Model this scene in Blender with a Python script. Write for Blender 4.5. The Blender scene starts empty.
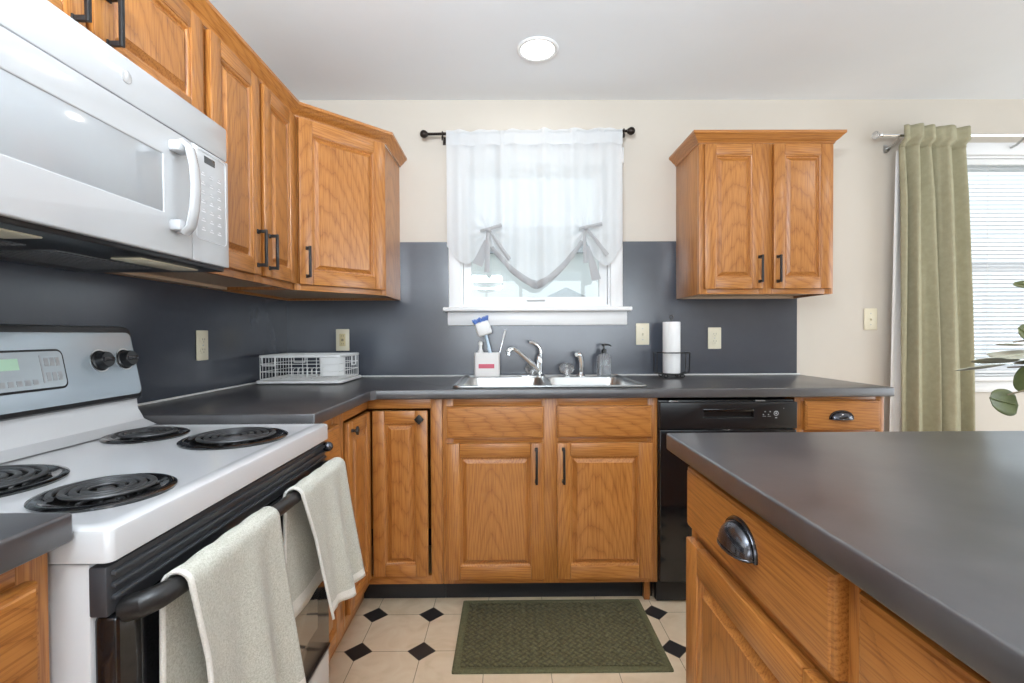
import bpy, bmesh, math, random
from mathutils import Vector, Matrix
from math import sin, cos, pi, radians, sqrt
random.seed(7)
S = bpy.context.scene
COL = S.collection

# ------------------------------------------------------------------ camera
CAM_H, CAM_D = 1.137, 2.6
YAW, PITCH, ROLL, FPX = 0.0072, -0.0138, 0.0048, 482.5
def _ray(u, v, w):
    c, s = cos(ROLL), sin(ROLL); u, v = c*u - s*v, s*u + c*v
    c, s = cos(PITCH), sin(PITCH); v, w = c*v - s*w, s*v + c*w
    c, s = cos(YAW), sin(YAW); u, w = c*u + s*w, -s*u + c*w
    return Vector((u, w, -v))
cd = bpy.data.cameras.new('camera')
cam = bpy.data.objects.new('camera', cd); COL.objects.link(cam)
cd.sensor_width = 36; cd.sensor_fit = 'HORIZONTAL'; cd.lens = FPX/1024*36
cd.clip_start = 0.02; cd.clip_end = 200
rx, ry, rz = _ray(1, 0, 0), _ray(0, -1, 0), -_ray(0, 0, 1)
cam.matrix_world = Matrix(((rx.x, ry.x, rz.x, 0), (rx.y, ry.y, rz.y, -CAM_D),
                           (rx.z, ry.z, rz.z, CAM_H), (0, 0, 0, 1)))
S.camera = cam

# ------------------------------------------------------------------ world, exposure, daylight
S.view_settings.view_transform = 'Standard'
S.view_settings.look = 'None'
S.view_settings.gamma = 1
S.view_settings.use_curve_mapping = False
S.view_settings.exposure = 0.60
S.cycles.use_denoising = True
S.cycles.max_bounces = 10
S.cycles.diffuse_bounces = 6
S.cycles.transparent_max_bounces = 16
S.cycles.sample_clamp_indirect = 6
S.cycles.caustics_reflective = False
S.cycles.caustics_refractive = False
W = bpy.data.worlds.new('sky'); S.world = W; W.use_nodes = True
bg = W.node_tree.nodes['Background']
bg.inputs[0].default_value = (0.84, 0.93, 1.0, 1)
bg.inputs[1].default_value = 1.0
def area(name, loc, target, sx, sy, power, color=(1, 1, 1)):
    l = bpy.data.lights.new(name, 'AREA'); l.shape = 'RECTANGLE'; l.size = sx; l.size_y = sy
    l.energy = power; l.color = color
    o = bpy.data.objects.new(name, l); COL.objects.link(o); o.location = loc
    o.rotation_euler = (Vector(target) - Vector(loc)).to_track_quat('-Z', 'Y').to_euler()
    return o
# daylight entering by the patio door in the right wall and by an unseen window added behind the camera for light
area('daylight_patio_door', (4.66, -1.9, 1.15), (0, -1.9, 2.3), 2.2, 2.0, 52, (0.87, 0.93, 1.0))
area('daylight_added_window', (0.7, -5.16, 1.45), (0.7, 0, 5.2), 3.0, 1.5, 50, (0.87, 0.93, 1.0))
# ceiling fill: unseen torchiere added behind the camera (body built with the ceiling lights)
FILL_X, FILL_Y, FILL_Z = -.25, -2.86, 1.74
area('ceiling_fill_light', (FILL_X, FILL_Y, FILL_Z), (FILL_X, FILL_Y + .55, 2.6), .34, .34, 66, (0.80, 0.905, 1.0))

# ------------------------------------------------------------------ materials
def new_mat(name):
    m = bpy.data.materials.new(name); m.use_nodes = True
    return m, m.node_tree.nodes, m.node_tree.links, m.node_tree.nodes['Principled BSDF']
def mat(name, base, rough=.5, metal=0, coat=0, spec=.5, trans=0, emit=None, estr=0, ior=None, sheen=0):
    m, n, l, p = new_mat(name)
    p.inputs['Base Color'].default_value = (*base, 1); p.inputs['Roughness'].default_value = rough
    p.inputs['Metallic'].default_value = metal; p.inputs['Coat Weight'].default_value = coat
    p.inputs['Coat Roughness'].default_value = .08
    p.inputs['Specular IOR Level'].default_value = spec; p.inputs['Transmission Weight'].default_value = trans
    p.inputs['Sheen Weight'].default_value = sheen
    if ior: p.inputs['IOR'].default_value = ior
    if emit: p.inputs['Emission Color'].default_value = (*emit, 1); p.inputs['Emission Strength'].default_value = estr
    return m
def ramp(n, stops):
    r = n.new('ShaderNodeValToRGB')
    e = r.color_ramp.elements
    e[0].position, e[0].color = stops[0][0], (*stops[0][1], 1)
    e[1].position, e[1].color = stops[-1][0], (*stops[-1][1], 1)
    for pos, c in stops[1:-1]:
        k = e.new(pos); k.color = (*c, 1)
    return r
def mix(n, l, kind, fac, a, b):
    x = n.new('ShaderNodeMix'); x.data_type = 'RGBA'; x.blend_type = kind
    if isinstance(fac, (int, float)): x.inputs[0].default_value = fac
    else: l.new(fac, x.inputs[0])
    for s, v in ((6, a), (7, b)):
        if isinstance(v, tuple): x.inputs[s].default_value = (*v, 1)
        else: l.new(v, x.inputs[s])
    return x.outputs[2]
def math_(n, l, op, a, b=None):
    x = n.new('ShaderNodeMath'); x.operation = op
    for i, v in enumerate((a, b)):
        if v is None: continue
        if isinstance(v, (int, float)): x.inputs[i].default_value = v
        else: l.new(v, x.inputs[i])
    return x.outputs[0]
def bump(n, l, p, height, strength, dist=.002):
    b = n.new('ShaderNodeBump'); b.inputs['Strength'].default_value = strength; b.inputs['Distance'].default_value = dist
    l.new(height, b.inputs['Height']); l.new(b.outputs[0], p.inputs['Normal'])

def oak(name, axis, light=(.445, .182, .042), mid=(.39, .150, .032), dark=(.30, .108, .022)):
    m, n, l, p = new_mat(name)
    tc = n.new('ShaderNodeTexCoord'); oi = n.new('ShaderNodeObjectInfo')
    mp = n.new('ShaderNodeMapping'); mp.vector_type = 'POINT'
    if axis == 'x': mp.inputs['Rotation'].default_value = (0, -pi/2, 0)
    if axis == 'y': mp.inputs['Rotation'].default_value = (pi/2, 0, 0)
    l.new(tc.outputs['Object'], mp.inputs['Vector'])
    off = n.new('ShaderNodeVectorMath'); off.operation = 'MULTIPLY_ADD'
    cmb = n.new('ShaderNodeCombineXYZ')
    for i in range(3): l.new(oi.outputs['Random'], cmb.inputs[i])
    off.inputs[1].default_value = (.17, .05, 9.0)
    l.new(cmb.outputs[0], off.inputs[0]); l.new(mp.outputs[0], off.inputs[2])
    tilt = n.new('ShaderNodeMapping'); tilt.inputs['Location'].default_value = (-.2, .015, 0)
    tilt.inputs['Rotation'].default_value = (.10, 0.0, 0)
    l.new(off.outputs[0], tilt.inputs['Vector'])
    sq = n.new('ShaderNodeMapping'); sq.inputs['Scale'].default_value = (1, 1, .035)
    l.new(tilt.outputs[0], sq.inputs['Vector'])
    w = n.new('ShaderNodeTexWave'); w.wave_type = 'RINGS'; w.rings_direction = 'Z'; w.wave_profile = 'SAW'
    w.inputs['Scale'].default_value = 34; w.inputs['Distortion'].default_value = 4.0
    w.inputs['Detail'].default_value = 3; w.inputs['Detail Scale'].default_value = 1.1
    l.new(sq.outputs[0], w.inputs['Vector'])
    r = ramp(n, [(0, mid), (.35, light), (.72, light), (.9, mid), (1, dark)])
    l.new(w.outputs['Fac'], r.inputs[0])
    st = n.new('ShaderNodeMapping'); st.inputs['Scale'].default_value = (330, 330, 9)
    l.new(off.outputs[0], st.inputs['Vector'])
    nz = n.new('ShaderNodeTexNoise'); nz.inputs['Scale'].default_value = 1; nz.inputs['Detail'].default_value = 2
    l.new(st.outputs[0], nz.inputs['Vector'])
    r2 = ramp(n, [(.36, (.64, .53, .42)), (.50, (1, 1, 1))]); l.new(nz.outputs[0], r2.inputs[0])
    st2 = n.new('ShaderNodeMapping'); st2.inputs['Scale'].default_value = (14, 14, 1.0)
    l.new(off.outputs[0], st2.inputs['Vector'])
    nz2 = n.new('ShaderNodeTexNoise'); nz2.inputs['Scale'].default_value = 1; nz2.inputs['Detail'].default_value = 3
    l.new(st2.outputs[0], nz2.inputs['Vector'])
    r3 = ramp(n, [(.3, (.92, .89, .86)), (.7, (1.04, 1.04, 1.04))]); l.new(nz2.outputs[0], r3.inputs[0])
    c = mix(n, l, 'MULTIPLY', .8, r.outputs[0], r2.outputs[0])
    c = mix(n, l, 'MULTIPLY', 1, c, r3.outputs[0])
    l.new(c, p.inputs['Base Color'])
    p.inputs['Roughness'].default_value = .33; p.inputs['Specular IOR Level'].default_value = .5
    p.inputs['Coat Weight'].default_value = .25; p.inputs['Coat Roughness'].default_value = .25
    bump(n, l, p, r2.outputs[0], .15, .001)
    return m
OAK_Z, OAK_X, OAK_Y = oak('oak_upright_grain', 'z'), oak('oak_level_grain', 'x'), oak('oak_deep_grain', 'y')
OAK = [OAK_Z, OAK_X, OAK_Y]

def mottled(name, a, b, rough, scale, r_var=.08, spec=.5, bstr=0, det=6):
    m, n, l, p = new_mat(name)
    tc = n.new('ShaderNodeTexCoord')
    nz = n.new('ShaderNodeTexNoise'); nz.inputs['Scale'].default_value = scale; nz.inputs['Detail'].default_value = det
    nz.inputs['Roughness'].default_value = .6
    l.new(tc.outputs['Object'], nz.inputs['Vector'])
    r = ramp(n, [(.35, a), (.68, b)]); l.new(nz.outputs[0], r.inputs[0]); l.new(r.outputs[0], p.inputs['Base Color'])
    mr = n.new('ShaderNodeMapRange'); mr.inputs['To Min'].default_value = rough - r_var; mr.inputs['To Max'].default_value = rough + r_var
    l.new(nz.outputs[0], mr.inputs['Value']); l.new(mr.outputs[0], p.inputs['Roughness'])
    p.inputs['Specular IOR Level'].default_value = spec
    if bstr:
        n2 = n.new('ShaderNodeTexNoise'); n2.inputs['Scale'].default_value = 180; l.new(tc.outputs['Object'], n2.inputs['Vector'])
        bump(n, l, p, n2.outputs[0], bstr)
    return m
BEIGE = mottled('beige_paint', (.565, .51, .44), (.59, .535, .465), .55, 1.5, .05, bstr=.05)
GREY = mottled('slate_grey_paint', (.044, .050, .065), (.058, .065, .083), .20, 2.2, .04, spec=.95, bstr=.04)
CEIL = mottled('ceiling_paint', (.82, .84, .86), (.85, .87, .89), .8, 1.2, .05, bstr=.04)
LAM = mottled('charcoal_laminate', (.042, .040, .043), (.070, .067, .069), .285, 7, 0, 1.0, det=4)
TRIM = mat('white_trim_paint', (.80, .80, .80), .35)
WHITE = mat('white_enamel', (.56, .56, .57), .16, coat=.4)
WHITE_P = mat('white_plastic', (.76, .76, .75), .35)
GREYWIN = mat('microwave_door_screen', (.38, .39, .40), .12, coat=.6)
BLACK = mat('black_enamel', (.006, .006, .007), .10, coat=.4)
BLACKM = mat('black_metal', (.014, .013, .013), .38, metal=.2)
BLACKP = mat('black_plastic', (.009, .009, .010), .28)
BRONZE = mat('dark_bronze', (.030, .022, .018), .35, metal=.7)
CHROME = mat('chrome', (.82, .83, .84), .09, metal=1)
STEEL = mat('brushed_steel', (.50, .50, .49), .28, metal=1)
NICKEL = mat('polished_dark_nickel', (.09, .09, .10), .16, metal=.85)
IVORY = mat('ivory_plastic', (.74, .68, .52), .35)
IVORY_D = mat('ivory_slot', (.16, .13, .08), .5)
COIL = mat('burner_coil', (.060, .060, .062), .42, metal=.5)
PANEL = mat('backguard_silver', (.52, .60, .66), .22, metal=.35, coat=.5)
DISPLAY = mat('display_window', (.42, .47, .50), .15, coat=.5)
LED = mat('green_digits', (.46, .66, .51), .4, emit=(.35, 1, .45), estr=.03)
DARKLED = mat('dark_lcd', (.06, .06, .06), .2)
PRINT = mat('grey_print', (.35, .36, .37), .5)
PRINT_L = mat('pale_print', (.62, .63, .64), .5)
LENS = mat('lamp_lens', (.9, .9, .85), .4, emit=(1, .97, .9), estr=6)
HOODLENS = mat('hood_lamp_lens', (.72, .66, .50), .4)
MESHF = mat('grease_filter', (.20, .21, .22), .4, metal=.7)
RAWWOOD = mat('raw_birch', (.60, .44, .30), .5)
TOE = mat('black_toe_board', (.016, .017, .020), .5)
PAPER = mat('paper_towel', (.82, .81, .80), .9)
PINK = mat('pink_label', (.62, .13, .19), .6)
BLUE = mat('blue_bristle', (.14, .26, .62), .6)
BLUEC = mat('pale_blue_plastic', (.55, .68, .80), .2)
CLEAR = mat('clear_acrylic', (.93, .95, .97), .05, trans=.85, ior=1.45)
SOAPM = mat('clear_bottle', (.86, .89, .92), .07, trans=.8, ior=1.35)
CAULK = mat('white_caulk', (.66, .65, .64), .5)
VENT = mat('vent_trim_black', (.034, .036, .041), .30)
WHITE_M = mat('microwave_white', (.49, .49, .495), .16, coat=.3)
STONE = mat('white_ceramic', (.78, .77, .76), .3)
LEAF = mottled('leaf_green', (.060, .072, .018), (.11, .125, .040), .45, 30)
LEAF_P = mottled('leaf_pale_underside', (.34, .33, .25), (.46, .44, .35), .55, 30)
STEM = mat('plant_stem', (.16, .12, .07), .6)
LAWN = mat('pale_yard', (.50, .52, .46), .9)
SIDING = mat('pale_siding', (.72, .72, .70), .7)
ROOFM = mat('grey_shingle', (.30, .31, .32), .8)
LINING = mat('white_lining_cloth', (.78, .76, .74), .85)

def fabric(name, base, transl, transp, scale=900):
    m, n, l, p = new_mat(name)
    n.remove(p)
    out = n['Material Output']
    d = n.new('ShaderNodeBsdfDiffuse'); t = n.new('ShaderNodeBsdfTranslucent'); tr = n.new('ShaderNodeBsdfTransparent')
    d.inputs[0].default_value = (*base, 1); t.inputs[0].default_value = (*base, 1)
    a = n.new('ShaderNodeMixShader'); a.inputs[0].default_value = transl
    b = n.new('ShaderNodeMixShader'); b.inputs[0].default_value = transp
    l.new(d.outputs[0], a.inputs[1]); l.new(t.outputs[0], a.inputs[2])
    l.new(a.outputs[0], b.inputs[1]); l.new(tr.outputs[0], b.inputs[2]); l.new(b.outputs[0], out.inputs[0])
    return m
SHEER = fabric('sheer_white_voile', (.84, .85, .86), .45, .13)
SHEERHEM = fabric('shaded_hem_voile', (.52, .52, .53), .25, .02)  # voile darkened: backlit shade of hem and bows put into the colour
SLATM = fabric('blind_slat_vinyl', (.74, .75, .77), .35, 0)

def glass_pane():
    m, n, l, p = new_mat('window_glass'); n.remove(p)
    out = n['Material Output']
    g = n.new('ShaderNodeBsdfGlossy'); g.inputs['Roughness'].default_value = .02
    t = n.new('ShaderNodeBsdfTransparent'); t.inputs[0].default_value = (.96, .98, .98, 1)
    f0 = n.new('ShaderNodeLayerWeight'); f0.inputs[0].default_value = .5
    fac = math_(n, l, 'MULTIPLY_ADD', math_(n, l, 'POWER', f0.outputs['Facing'], 5.0), .9); fac.node.inputs[2].default_value = .05
    x = n.new('ShaderNodeMixShader')
    l.new(fac, x.inputs[0]); l.new(t.outputs[0], x.inputs[1]); l.new(g.outputs[0], x.inputs[2]); l.new(x.outputs[0], out.inputs[0])
    return m
GLASS = glass_pane()

def floor_mat():
    m, n, l, p = new_mat('octagon_and_dot_vinyl')
    tc = n.new('ShaderNodeTexCoord'); sp = n.new('ShaderNodeSeparateXYZ'); l.new(tc.outputs['Object'], sp.inputs[0])
    P = .2281
    def cell(o, off):
        v = math_(n, l, 'ADD', o, -off + P*40.5)
        v = math_(n, l, 'MODULO', v, P)
        v = math_(n, l, 'ADD', v, -P/2)
        return math_(n, l, 'ABSOLUTE', v)
    ax, ay = cell(sp.outputs[0], -.5464), cell(sp.outputs[1], -.648)
    su = math_(n, l, 'ADD', ax, ay)
    dot = math_(n, l, 'LESS_THAN', su, .0505)
    edge = math_(n, l, 'LESS_THAN', su, .0530)
    mn = math_(n, l, 'MINIMUM', ax, ay)
    gl = math_(n, l, 'LESS_THAN', mn, .0013)
    grout = math_(n, l, 'MAXIMUM', edge, gl)
    nz = n.new('ShaderNodeTexNoise'); nz.inputs['Scale'].default_value = 9; nz.inputs['Detail'].default_value = 6
    nz.inputs['Distortion'].default_value = 1.5
    l.new(tc.outputs['Object'], nz.inputs['Vector'])
    r = ramp(n, [(.3, (.57, .44, .295)), (.5, (.63, .495, .345)), (.75, (.66, .545, .395))]); l.new(nz.outputs[0], r.inputs[0])
    c = mix(n, l, 'MIX', grout, r.outputs[0], (.22, .17, .11))
    c = mix(n, l, 'MIX', dot, c, (.022, .020, .020))
    l.new(c, p.inputs['Base Color']); p.inputs['Roughness'].default_value = .38
    inv = math_(n, l, 'SUBTRACT', 1, grout); bump(n, l, p, inv, .3, .001)
    return m
FLOORM = floor_mat()

def rug_mat():
    m, n, l, p = new_mat('olive_woven_mat')
    tc = n.new('ShaderNodeTexCoord'); sp = n.new('ShaderNodeSeparateXYZ'); l.new(tc.outputs['Object'], sp.inputs[0])
    q = .020
    u = math_(n, l, 'MULTIPLY', math_(n, l, 'ADD', sp.outputs[0], sp.outputs[1]), .7071/q)
    v = math_(n, l, 'MULTIPLY', math_(n, l, 'SUBTRACT', sp.outputs[0], sp.outputs[1]), .7071/q)
    fu, fv = math_(n, l, 'FLOOR', u), math_(n, l, 'FLOOR', v)
    par = math_(n, l, 'ABSOLUTE', math_(n, l, 'MODULO', math_(n, l, 'ADD', fu, fv), 2.0))
    su = math_(n, l, 'ABSOLUTE', math_(n, l, 'SINE', math_(n, l, 'MULTIPLY', u, pi)))
    sv = math_(n, l, 'ABSOLUTE', math_(n, l, 'SINE', math_(n, l, 'MULTIPLY', v, pi)))
    a = math_(n, l, 'MULTIPLY', par, su)
    b = math_(n, l, 'MULTIPLY', math_(n, l, 'SUBTRACT', 1, par), sv)
    hgt = math_(n, l, 'ADD', a, b)
    nz = n.new('ShaderNodeTexNoise'); nz.inputs['Scale'].default_value = 160; l.new(tc.outputs['Object'], nz.inputs['Vector'])
    r = ramp(n, [(.3, (.068, .059, .023)), (.7, (.142, .124, .054))]); l.new(nz.outputs[0], r.inputs[0])
    c = mix(n, l, 'MULTIPLY', .55, r.outputs[0], hgt)
    l.new(c, p.inputs['Base Color']); p.inputs['Roughness'].default_value = .95
    h2 = math_(n, l, 'ADD', hgt, math_(n, l, 'MULTIPLY', nz.outputs[0], .5))
    bump(n, l, p, h2, .8, .006)
    return m
RUG = rug_mat()
RUGB = mottled('olive_rug_border', (.075, .07, .03), (.12, .11, .05), .95, 120, 0)

def terry(name, base, base2):
    m, n, l, p = new_mat(name)
    tc = n.new('ShaderNodeTexCoord')
    v = n.new('ShaderNodeTexVoronoi'); v.inputs['Scale'].default_value = 560; l.new(tc.outputs['Object'], v.inputs['Vector'])
    nz = n.new('ShaderNodeTexNoise'); nz.inputs['Scale'].default_value = 330; nz.inputs['Detail'].default_value = 3
    l.new(tc.outputs['Object'], nz.inputs['Vector'])
    r = ramp(n, [(.3, base2), (.65, base)]); l.new(nz.outputs[0], r.inputs[0])
    l.new(r.outputs[0], p.inputs['Base Color']); p.inputs['Roughness'].default_value = .95
    p.inputs['Sheen Weight'].default_value = .3
    inv = math_(n, l, 'SUBTRACT', 1, v.outputs['Distance'])
    bump(n, l, p, inv, .6, .002)
    return m
TOWEL = terry('oatmeal_terry', (.58, .57, .50), (.38, .365, .29))
HEM = terry('cream_hem', (.76, .73, .68), (.66, .63, .56))
DRAPE = mottled('sage_drape_cloth', (.32, .295, .19), (.37, .34, .225), .8, 40, 0)

# ------------------------------------------------------------------ object helpers
def thing(name, label, cat, loc=(0, 0, 0), rot=0, group=None):
    o = bpy.data.objects.new(name, None); COL.objects.link(o); o.empty_display_size = .05
    o.location = loc; o.rotation_euler = (0, 0, rot); tag(o, label, cat, group)
    return o
def tag(o, label, cat=None, group=None):
    o['label'] = label
    if cat: o['category'] = cat
    if group: o['group'] = group
    return o
def structure(o):
    o['kind'] = 'structure'; return o
def root_of(o):
    while o.parent: o = o.parent
    return o

class G:
    """collects shapes into one bmesh"""
    def __init__(self): self.bm = bmesh.new()
    def face(self, vs, mi=0):
        try:
            f = self.bm.faces.new(vs); f.material_index = mi; return f
        except ValueError: return None
    def box(self, x0, x1, y0, y1, z0, z1, bev=0, mi=0, seg=2):
        b = bmesh.new()
        bmesh.ops.create_cube(b, size=1)
        for v in b.verts:
            v.co = Vector(((x0+x1)/2 + v.co.x*(x1-x0), (y0+y1)/2 + v.co.y*(y1-y0), (z0+z1)/2 + v.co.z*(z1-z0)))
        if bev > 0: bmesh.ops.bevel(b, geom=b.edges[:], offset=bev, segments=seg, profile=.5, affect='EDGES')
        return self.add(b, mi)
    def add(self, b, mi=None, M=None):
        mp = {}
        for v in b.verts: mp[v] = self.bm.verts.new(M @ v.co if M else v.co)
        for f in b.faces:
            self.face([mp[v] for v in f.verts], f.material_index if mi is None else mi)
        b.free(); return self
    def loft(self, rings, mi=0, closed=True, cap0=True, cap1=True, loop=False):
        R = [[self.bm.verts.new(p) for p in r] for r in rings]
        n = len(R[0]); k = len(R)
        for i in range(k if loop else k-1):
            a, b = R[i], R[(i+1) % k]
            for j in range(n if closed else n-1):
                self.face([a[j], a[(j+1) % n], b[(j+1) % n], b[j]], mi)
        if not loop and closed:
            if cap0: self.face(R[0][::-1], mi)
            if cap1: self.face(R[-1], mi)
        return self
    def tube(self, pts, r, n=8, closed=False, mi=0, sx=1, sy=1, up=None):
        pts = [Vector(p) for p in pts]; k = len(pts); rings = []
        rad = r if isinstance(r, (list, tuple)) else [r]*k
        prev = None
        for i, p in enumerate(pts):
            a = pts[(i-1) % k] if (closed or i > 0) else p
            b = pts[(i+1) % k] if (closed or i < k-1) else p
            t = (b-a).normalized()
            if up is not None: u = Vector(up)
            elif prev is None: u = Vector((0, 0, 1)) if abs(t.z) < .9 else Vector((1, 0, 0))
            else: u = prev
            u = (u - t*u.dot(t))
            if u.length < 1e-6: u = Vector((1, 0, 0)) - t*t.x
            u.normalize(); w = t.cross(u); prev = u
            rings.append([p + (u*cos(q)*sx + w*sin(q)*sy)*rad[i] for q in [2*pi*j/n for j in range(n)]])
        return self.loft(rings, mi, loop=closed)
    def lathe(self, prof, c=(0, 0, 0), n=24, M=None, mi=0, sx=1, sy=1):
        """prof = [(r, z)...]; axis z through c; M an optional matrix applied before the shift by c"""
        c = Vector(c); rings = []
        for r, z in prof:
            ring = []
            for j in range(n):
                p = Vector((max(r, 1e-5)*cos(2*pi*j/n)*sx, max(r, 1e-5)*sin(2*pi*j/n)*sy, z))
                ring.append((M @ p if M else p) + c)
            rings.append(ring)
        return self.loft(rings, mi)
    def ball(self, c, r, n=16, m=10, M=None, mi=0):
        rx_, ry_, rz_ = (r, r, r) if isinstance(r, (int, float)) else r
        rings = []
        for i in range(m+1):
            a = -pi/2 + pi*i/m
            ring = []
            for j in range(n):
                p = Vector((max(cos(a), 1e-4)*cos(2*pi*j/n)*rx_, max(cos(a), 1e-4)*sin(2*pi*j/n)*ry_, sin(a)*rz_))
                ring.append((M @ p if M else p) + Vector(c))
            rings.append(ring)
        return self.loft(rings, mi)
    def grid(self, f, nu, nv, mi=0, mif=None):
        V = [[self.bm.verts.new(f(i/nu, j/nv)) for j in range(nv+1)] for i in range(nu+1)]
        for i in range(nu):
            for j in range(nv):
                self.face([V[i][j], V[i+1][j], V[i+1][j+1], V[i][j+1]], mif(i/nu, j/nv) if mif else mi)
        return self
    def cells(self, us, vs, fill, w0, w1, plane='xz', bev=0, mis=None):
        """a slab with holes: us, vs are breaks; fill(i,j) -> material index or None"""
        b = bmesh.new(); cache = {}
        def P(u, v, w):
            k = (round(u, 5), round(v, 5), round(w, 5))
            if k not in cache:
                cache[k] = b.verts.new({'xz': (u, w, v), 'yz': (w, u, v), 'xy': (u, v, w)}[plane])
            return cache[k]
        nu, nv = len(us)-1, len(vs)-1
        F = lambda i, j: fill(i, j) if 0 <= i < nu and 0 <= j < nv else None
        for i in range(nu):
            for j in range(nv):
                mi = F(i, j)
                if mi is None: continue
                u0, u1, v0, v1 = us[i], us[i+1], vs[j], vs[j+1]
                for w in (w0, w1):
                    f = b.faces.new([P(u0, v0, w), P(u1, v0, w), P(u1, v1, w), P(u0, v1, w)]); f.material_index = mi
                for (di, dj, a, c) in ((-1, 0, (u0, v0), (u0, v1)), (1, 0, (u1, v0), (u1, v1)), (0, -1, (u0, v0), (u1, v0)), (0, 1, (u0, v1), (u1, v1))):
                    if F(i+di, j+dj) is None:
                        f = b.faces.new([P(*a, w0), P(*c, w0), P(*c, w1), P(*a, w1)]); f.material_index = mi
        bmesh.ops.recalc_face_normals(b, faces=b.faces[:])
        if bev:
            bmesh.ops.dissolve_limit(b, angle_limit=.01, verts=b.verts[:], edges=b.edges[:])
            es = [e for e in b.edges if len(e.link_faces) == 2 and e.calc_face_angle() > .5]
            bmesh.ops.bevel(b, geom=es, offset=bev, segments=3, profile=.5, affect='EDGES')
        return self.add(b)
    def xform(self, M):
        bmesh.ops.transform(self.bm, matrix=M, verts=self.bm.verts[:]); return self
    def done(self, name, mats, parent=None, world=True, loc=None, smooth=35, solid=0, label=None, recalc=True):
        bm = self.bm
        if recalc: bmesh.ops.recalc_face_normals(bm, faces=bm.faces[:])
        if parent is not None and world:
            bmesh.ops.translate(bm, vec=-root_of(parent).location, verts=bm.verts[:])
        me = bpy.data.meshes.new(name); bm.to_mesh(me); bm.free()
        for m in (mats if isinstance(mats, list) else [mats]): me.materials.append(m)
        if smooth:
            for p in me.polygons: p.use_smooth = True
            me.set_sharp_from_angle(angle=radians(smooth))
        o = bpy.data.objects.new(name, me); COL.objects.link(o)
        if parent is not None: o.parent = parent
        if loc is not None: o.location = loc
        if solid:
            s = o.modifiers.new('thickness', 'SOLIDIFY'); s.thickness = solid; s.offset = 0
        if label: o['label'] = label
        return o
def rect(w0, w1, z0, z1, y): return [(w0, y, z0), (w1, y, z0), (w1, y, z1), (w0, y, z1)]

# ------------------------------------------------------------------ room shell
XL, XR, YF, ZC = -1.19, 4.55, -5.05, 2.394
g = G(); g.box(XL-.12, XR+.12, YF-.12, .12, -.06, 0)
structure(g.done('floor', FLOORM))
g = G(); g.box(XL-.12, XR+.12, YF-.12, .12, ZC, ZC+.08)
structure(g.done('ceiling', CEIL))
# back wall with two window openings and the painted grey lower area
WX0, WX1, WZ0, WZ1 = -.255, .55, 1.285, 2.05
VX0, VX1, VZ0, VZ1 = 2.44, 3.34, .90, 2.09
us = [XL-.12, WX0, WX1, 1.561, VX0, VX1, XR+.12]
vs = [0, VZ0, WZ0, 1.637, WZ1, VZ1, ZC]
def wall_fill(i, j):
    u, v = (us[i]+us[i+1])/2, (vs[j]+vs[j+1])/2
    if WX0 < u < WX1 and WZ0 < v < WZ1: return None
    if VX0 < u < VX1 and VZ0 < v < VZ1: return None
    return 1 if (u < 1.561 and v < 1.637) else 0
g = G(); g.cells(us, vs, wall_fill, 0, .12, 'xz')
structure(g.done('wall_back', [BEIGE, GREY], smooth=0))
g = G(); g.cells([YF-.12, -3.0, 0], [0, 1.637, ZC], lambda i, j: 1 if (i == 1 and j == 0) else 0, XL-.12, XL, 'yz')
structure(g.done('wall_left', [BEIGE, GREY], smooth=0))
g = G(); g.cells([YF-.12, -3.0, -.8, .0], [0, .05, 2.1, ZC], lambda i, j: None if (i == 1 and j == 1) else 0, XR, XR+.12, 'yz')
structure(g.done('wall_right', BEIGE, smooth=0))
g = G(); g.cells([XL, -.8, 2.2, XR], [0, .7, 2.2, ZC], lambda i, j: None if (i == 1 and j == 1) else 0, YF-.12, YF, 'xz')
structure(g.done('wall_front', BEIGE, smooth=0))
g = G(); g.box(1.62, XR, -.014, -.0005, 0, .095, .004)
structure(g.done('baseboard_back', TRIM))
# white caulk bead where worktop meets the walls
g = G(); g.box(XL+.0006, 1.575, -.007, -.0005, .9145, .922, .002); g.box(XL+.0005, XL+.007, -1.222, -.008, .9145, .922, .002)
structure(g.done('trim_1', CAULK))

# patio door beside the camera; rear window added behind it to give light
def plain_window(name, label_name, plane, u0, u1, v0, v1, w0, w1, mull):
    g = G(); t = .055
    us = [u0, u0+t] + sum([[m-t/2, m+t/2] for m in mull], []) + [u1-t, u1]
    vs = [v0, v0+t, v1-t, v1]
    g.cells(us, vs, lambda i, j: 0 if (j != 1 or i % 2 == 0) else None, w0, w1, plane)
    f = structure(g.done(name, TRIM))
    wm = (w0+w1)/2; g = G()
    if plane == 'yz': g.box(wm-.003, wm+.003, u0+.01, u1-.01, v0+.01, v1-.01)
    else: g.box(u0+.01, u1-.01, wm-.003, wm+.003, v0+.01, v1-.01)
    g.done('pane', GLASS, f, smooth=0)
plain_window('door_1', '', 'yz', -2.995, -.805, .055, 2.095, XR+.03, XR+.08, [-1.9])
plain_window('window_3', '', 'xz', -.795, 2.195, .705, 2.195, YF-.08, YF-.03, [.2, 1.2])

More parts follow.
